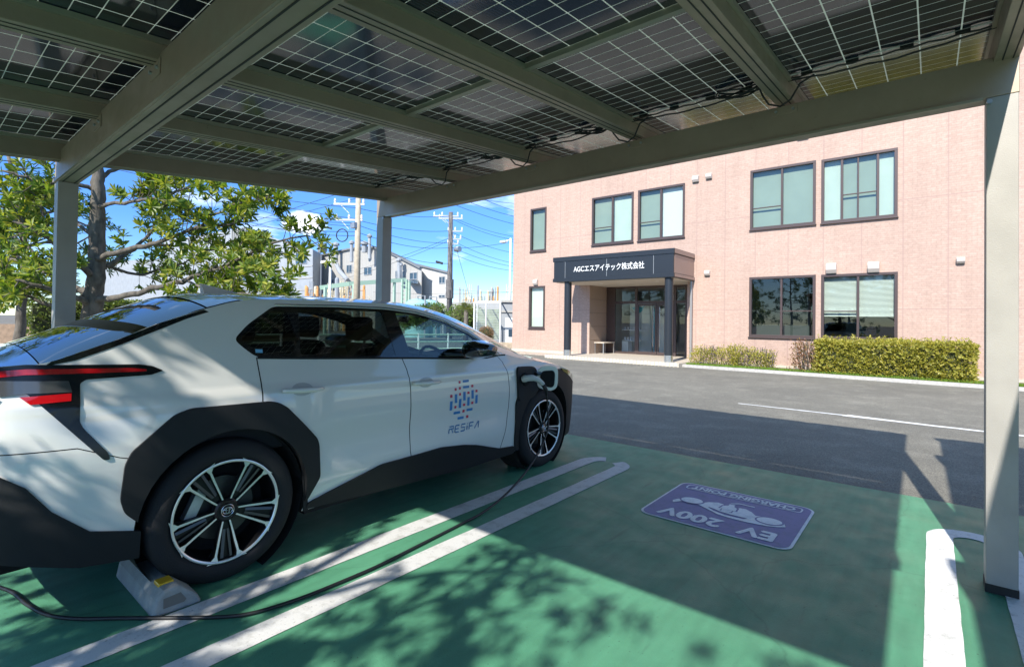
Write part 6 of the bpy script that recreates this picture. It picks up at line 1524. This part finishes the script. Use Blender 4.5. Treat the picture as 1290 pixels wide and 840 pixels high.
for i in range(40): p = Vector((rnd.uniform(-2.9, -2.5), rnd.uniform(16.3, 16.8), .05)); b.tube([p, p+Vector((rnd.uniform(-.2, .2), rnd.uniform(-.1, .1), rnd.uniform(.5, .95)))], .008, 4)
tag(b.build('stems', M['bark'], h2), kind='stuff')
h3 = thing('hedge', (-4.8, 16.6, 0), 'low straggly hedge with bare twigs beside the entrance step', 'hedge')
hedge(h3, [(-5.85, 16.35, .05, -4.6, 16.85, .50), (-4.7, 16.35, .05, -3.65, 16.85, .52)], 3600, M['leaf_yel'], rnd, .05, .026, bulge=.07, core=False)
b = MB()
for i in range(160): p = Vector((rnd.uniform(-5.8, -3.6), rnd.uniform(16.4, 16.8), .05)); b.tube([p, p+Vector((rnd.uniform(-.2, .2), rnd.uniform(-.1, .1), rnd.uniform(.35, .68)))], .007, 4)
tag(b.build('stems', M['bark'], h3), kind='stuff')
gs = Leaves()
for i in range(7000): p = Vector((rnd.uniform(-6.0, 2.5), rnd.uniform(16.08, 16.3)-.02, .045)); gs.leaf(p, Vector((rnd.uniform(-.5, .5), rnd.uniform(-.6, .3), 1)), rv(rnd), rnd.uniform(.04, .11), .012)
o = gs.build('grass', leaf_mat('bright_grass', (.12, .22, .03), (.22, .34, .05)), None); tag(o, 'bright green grass along the kerb in front of the hedge', 'grass', kind='stuff')
h4 = thing('hedge', (-17.879, 4.695, 0.866), 'tall clipped hedge behind the spreading tree and the car', 'hedge'); h4.location.z = 0; h4['_o'][2] = 0
a = (-21.088, 3.334, 1.294); b_ = (-19.227, 8.762, 1.380)
hb = []
for i in range(6):
    x0 = -15.8+i*1.0
a = Vector((-20.400, 2.605, 1.289)); b_ = Vector((-19.227, 8.762, 1.380)); n_ = 10
for i in range(n_):
    p = a+(b_-a)*i/n_; q = a+(b_-a)*(i+1)/n_
    hb.append((min(p.x, q.x)-.15, min(p.y, q.y)-.1, 0, max(p.x, q.x)+.15, max(p.y, q.y)+.9, 1.80 if i < 7 else 1.55))
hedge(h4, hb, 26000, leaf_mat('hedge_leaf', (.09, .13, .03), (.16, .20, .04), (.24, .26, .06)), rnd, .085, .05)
def shrub(root, c, r_, n, leafm, rnd, L_=.07, W_=.03, sz=1.):
    lv = Leaves(); c = Vector(c)
    for i in range(n):
        d = rv(rnd).normalized(); rr_ = r_*(rnd.uniform(.82, 1.04)+.10*math.sin(d.x*7+d.z*5)); p = c+Vector((d.x*rr_, d.y*rr_, d.z*rr_*sz)); lv.leaf(p, d+rv(rnd, .6), rv(rnd), L_*rnd.uniform(.7, 1.2), W_)
    lv.build('foliage', leafm, root); b = MB(); b.lathe([(c.z-r_*sz*.85, .0), (c.z-r_*sz*.6, r_*.6), (c.z, r_*.86), (c.z+r_*sz*.6, r_*.6), (c.z+r_*sz*.85, 0)], (c.x, c.y, 0), 'z', 14); b.build('branch_core', M['core'], root)
q = (-14.815, 16.309, 0.790); s_ = thing('round_bush', (q[0], q[1], 0), 'small round russet bush at the foot of the mesh enclosure', 'bush'); shrub(s_, (q[0], q[1], q[2]), .33, 1500, mat('russet_leaf', (.22, .12, .05), .8), rnd, .05, .025)
for (u, r_, lab) in (((-22.069, 21.981, 1.443), .85, 'rounded green shrub left of the mesh enclosure'), ((-21.971, 22.710, 1.452), .85, 'rounded green shrub touching the mesh enclosure'), ((-24.761, 22.346, 1.732), .75, 'low rounded green shrub left of the dark utility pole'), ((-25.473, 21.760, 1.566), .75, 'low rounded green shrub below the turquoise tanks'), ((-26.265, 21.107, 1.500), .7, 'low rounded green shrub below the pipe rack')):
    s_ = thing('green_shrub', (u[0], u[1], 0), lab, 'shrub', 'green shrubs along the far kerb'); shrub(s_, u, r_, 1500, M['leaf_hg'] if 'leaf_hg' in M else M.setdefault('leaf_hg', leaf_mat('shrub_leaf', (.08, .15, .03), (.17, .24, .05))), rnd, .11, .06)
q = (-19.697, 20.054, 1.093); pl = thing('palm_plant', (q[0], q[1], 0), 'spiky palm like plant between the shrubs and the mesh enclosure', 'palm'); zc_ = (-19.699, 20.038, 1.964)[2]
MB().tube([(q[0], q[1], 0), (q[0], q[1], zc_)], [.16, .11], 10).build('trunk', M['bark'], pl, smooth='all')
lv = Leaves()
for i in range(26):
    a_ = 2.4*i; el = rnd.uniform(-.3, 1.2); d = Vector((math.cos(a_)*math.cos(el), math.sin(a_)*math.cos(el), math.sin(el))); p = Vector((q[0], q[1], zc_))
    for k in range(9):
        t = (k+1)/9; c_ = p+d*.75*t+Vector((0, 0, -.35*t*t)); s__ = d.cross(Vector((0, 0, 1))).normalized()
        for sg in (-1, 1): lv.leaf(c_, s__*sg+d*.6, Vector((0, 0, 1)), .26*(1-.5*t), .03)
lv.build('fronds', leaf_mat('palm_leaf', (.16, .18, .05), (.28, .28, .10)), pl)
# a loose row of trees far left and behind, so the left edge and the glass have something to show
round_tree((-17.5, -1.0, 0), 5.5, 2.6, 'broadleaf tree at the far left beyond the brown block wall', 31, group=TG, tw=2.6, L=.18)
round_tree((-14.2, 1.6, 0), 4.6, 2.2, 'broadleaf tree behind the spreading tree at the left edge', 32, group=TG, tw=2.8, L=.17)
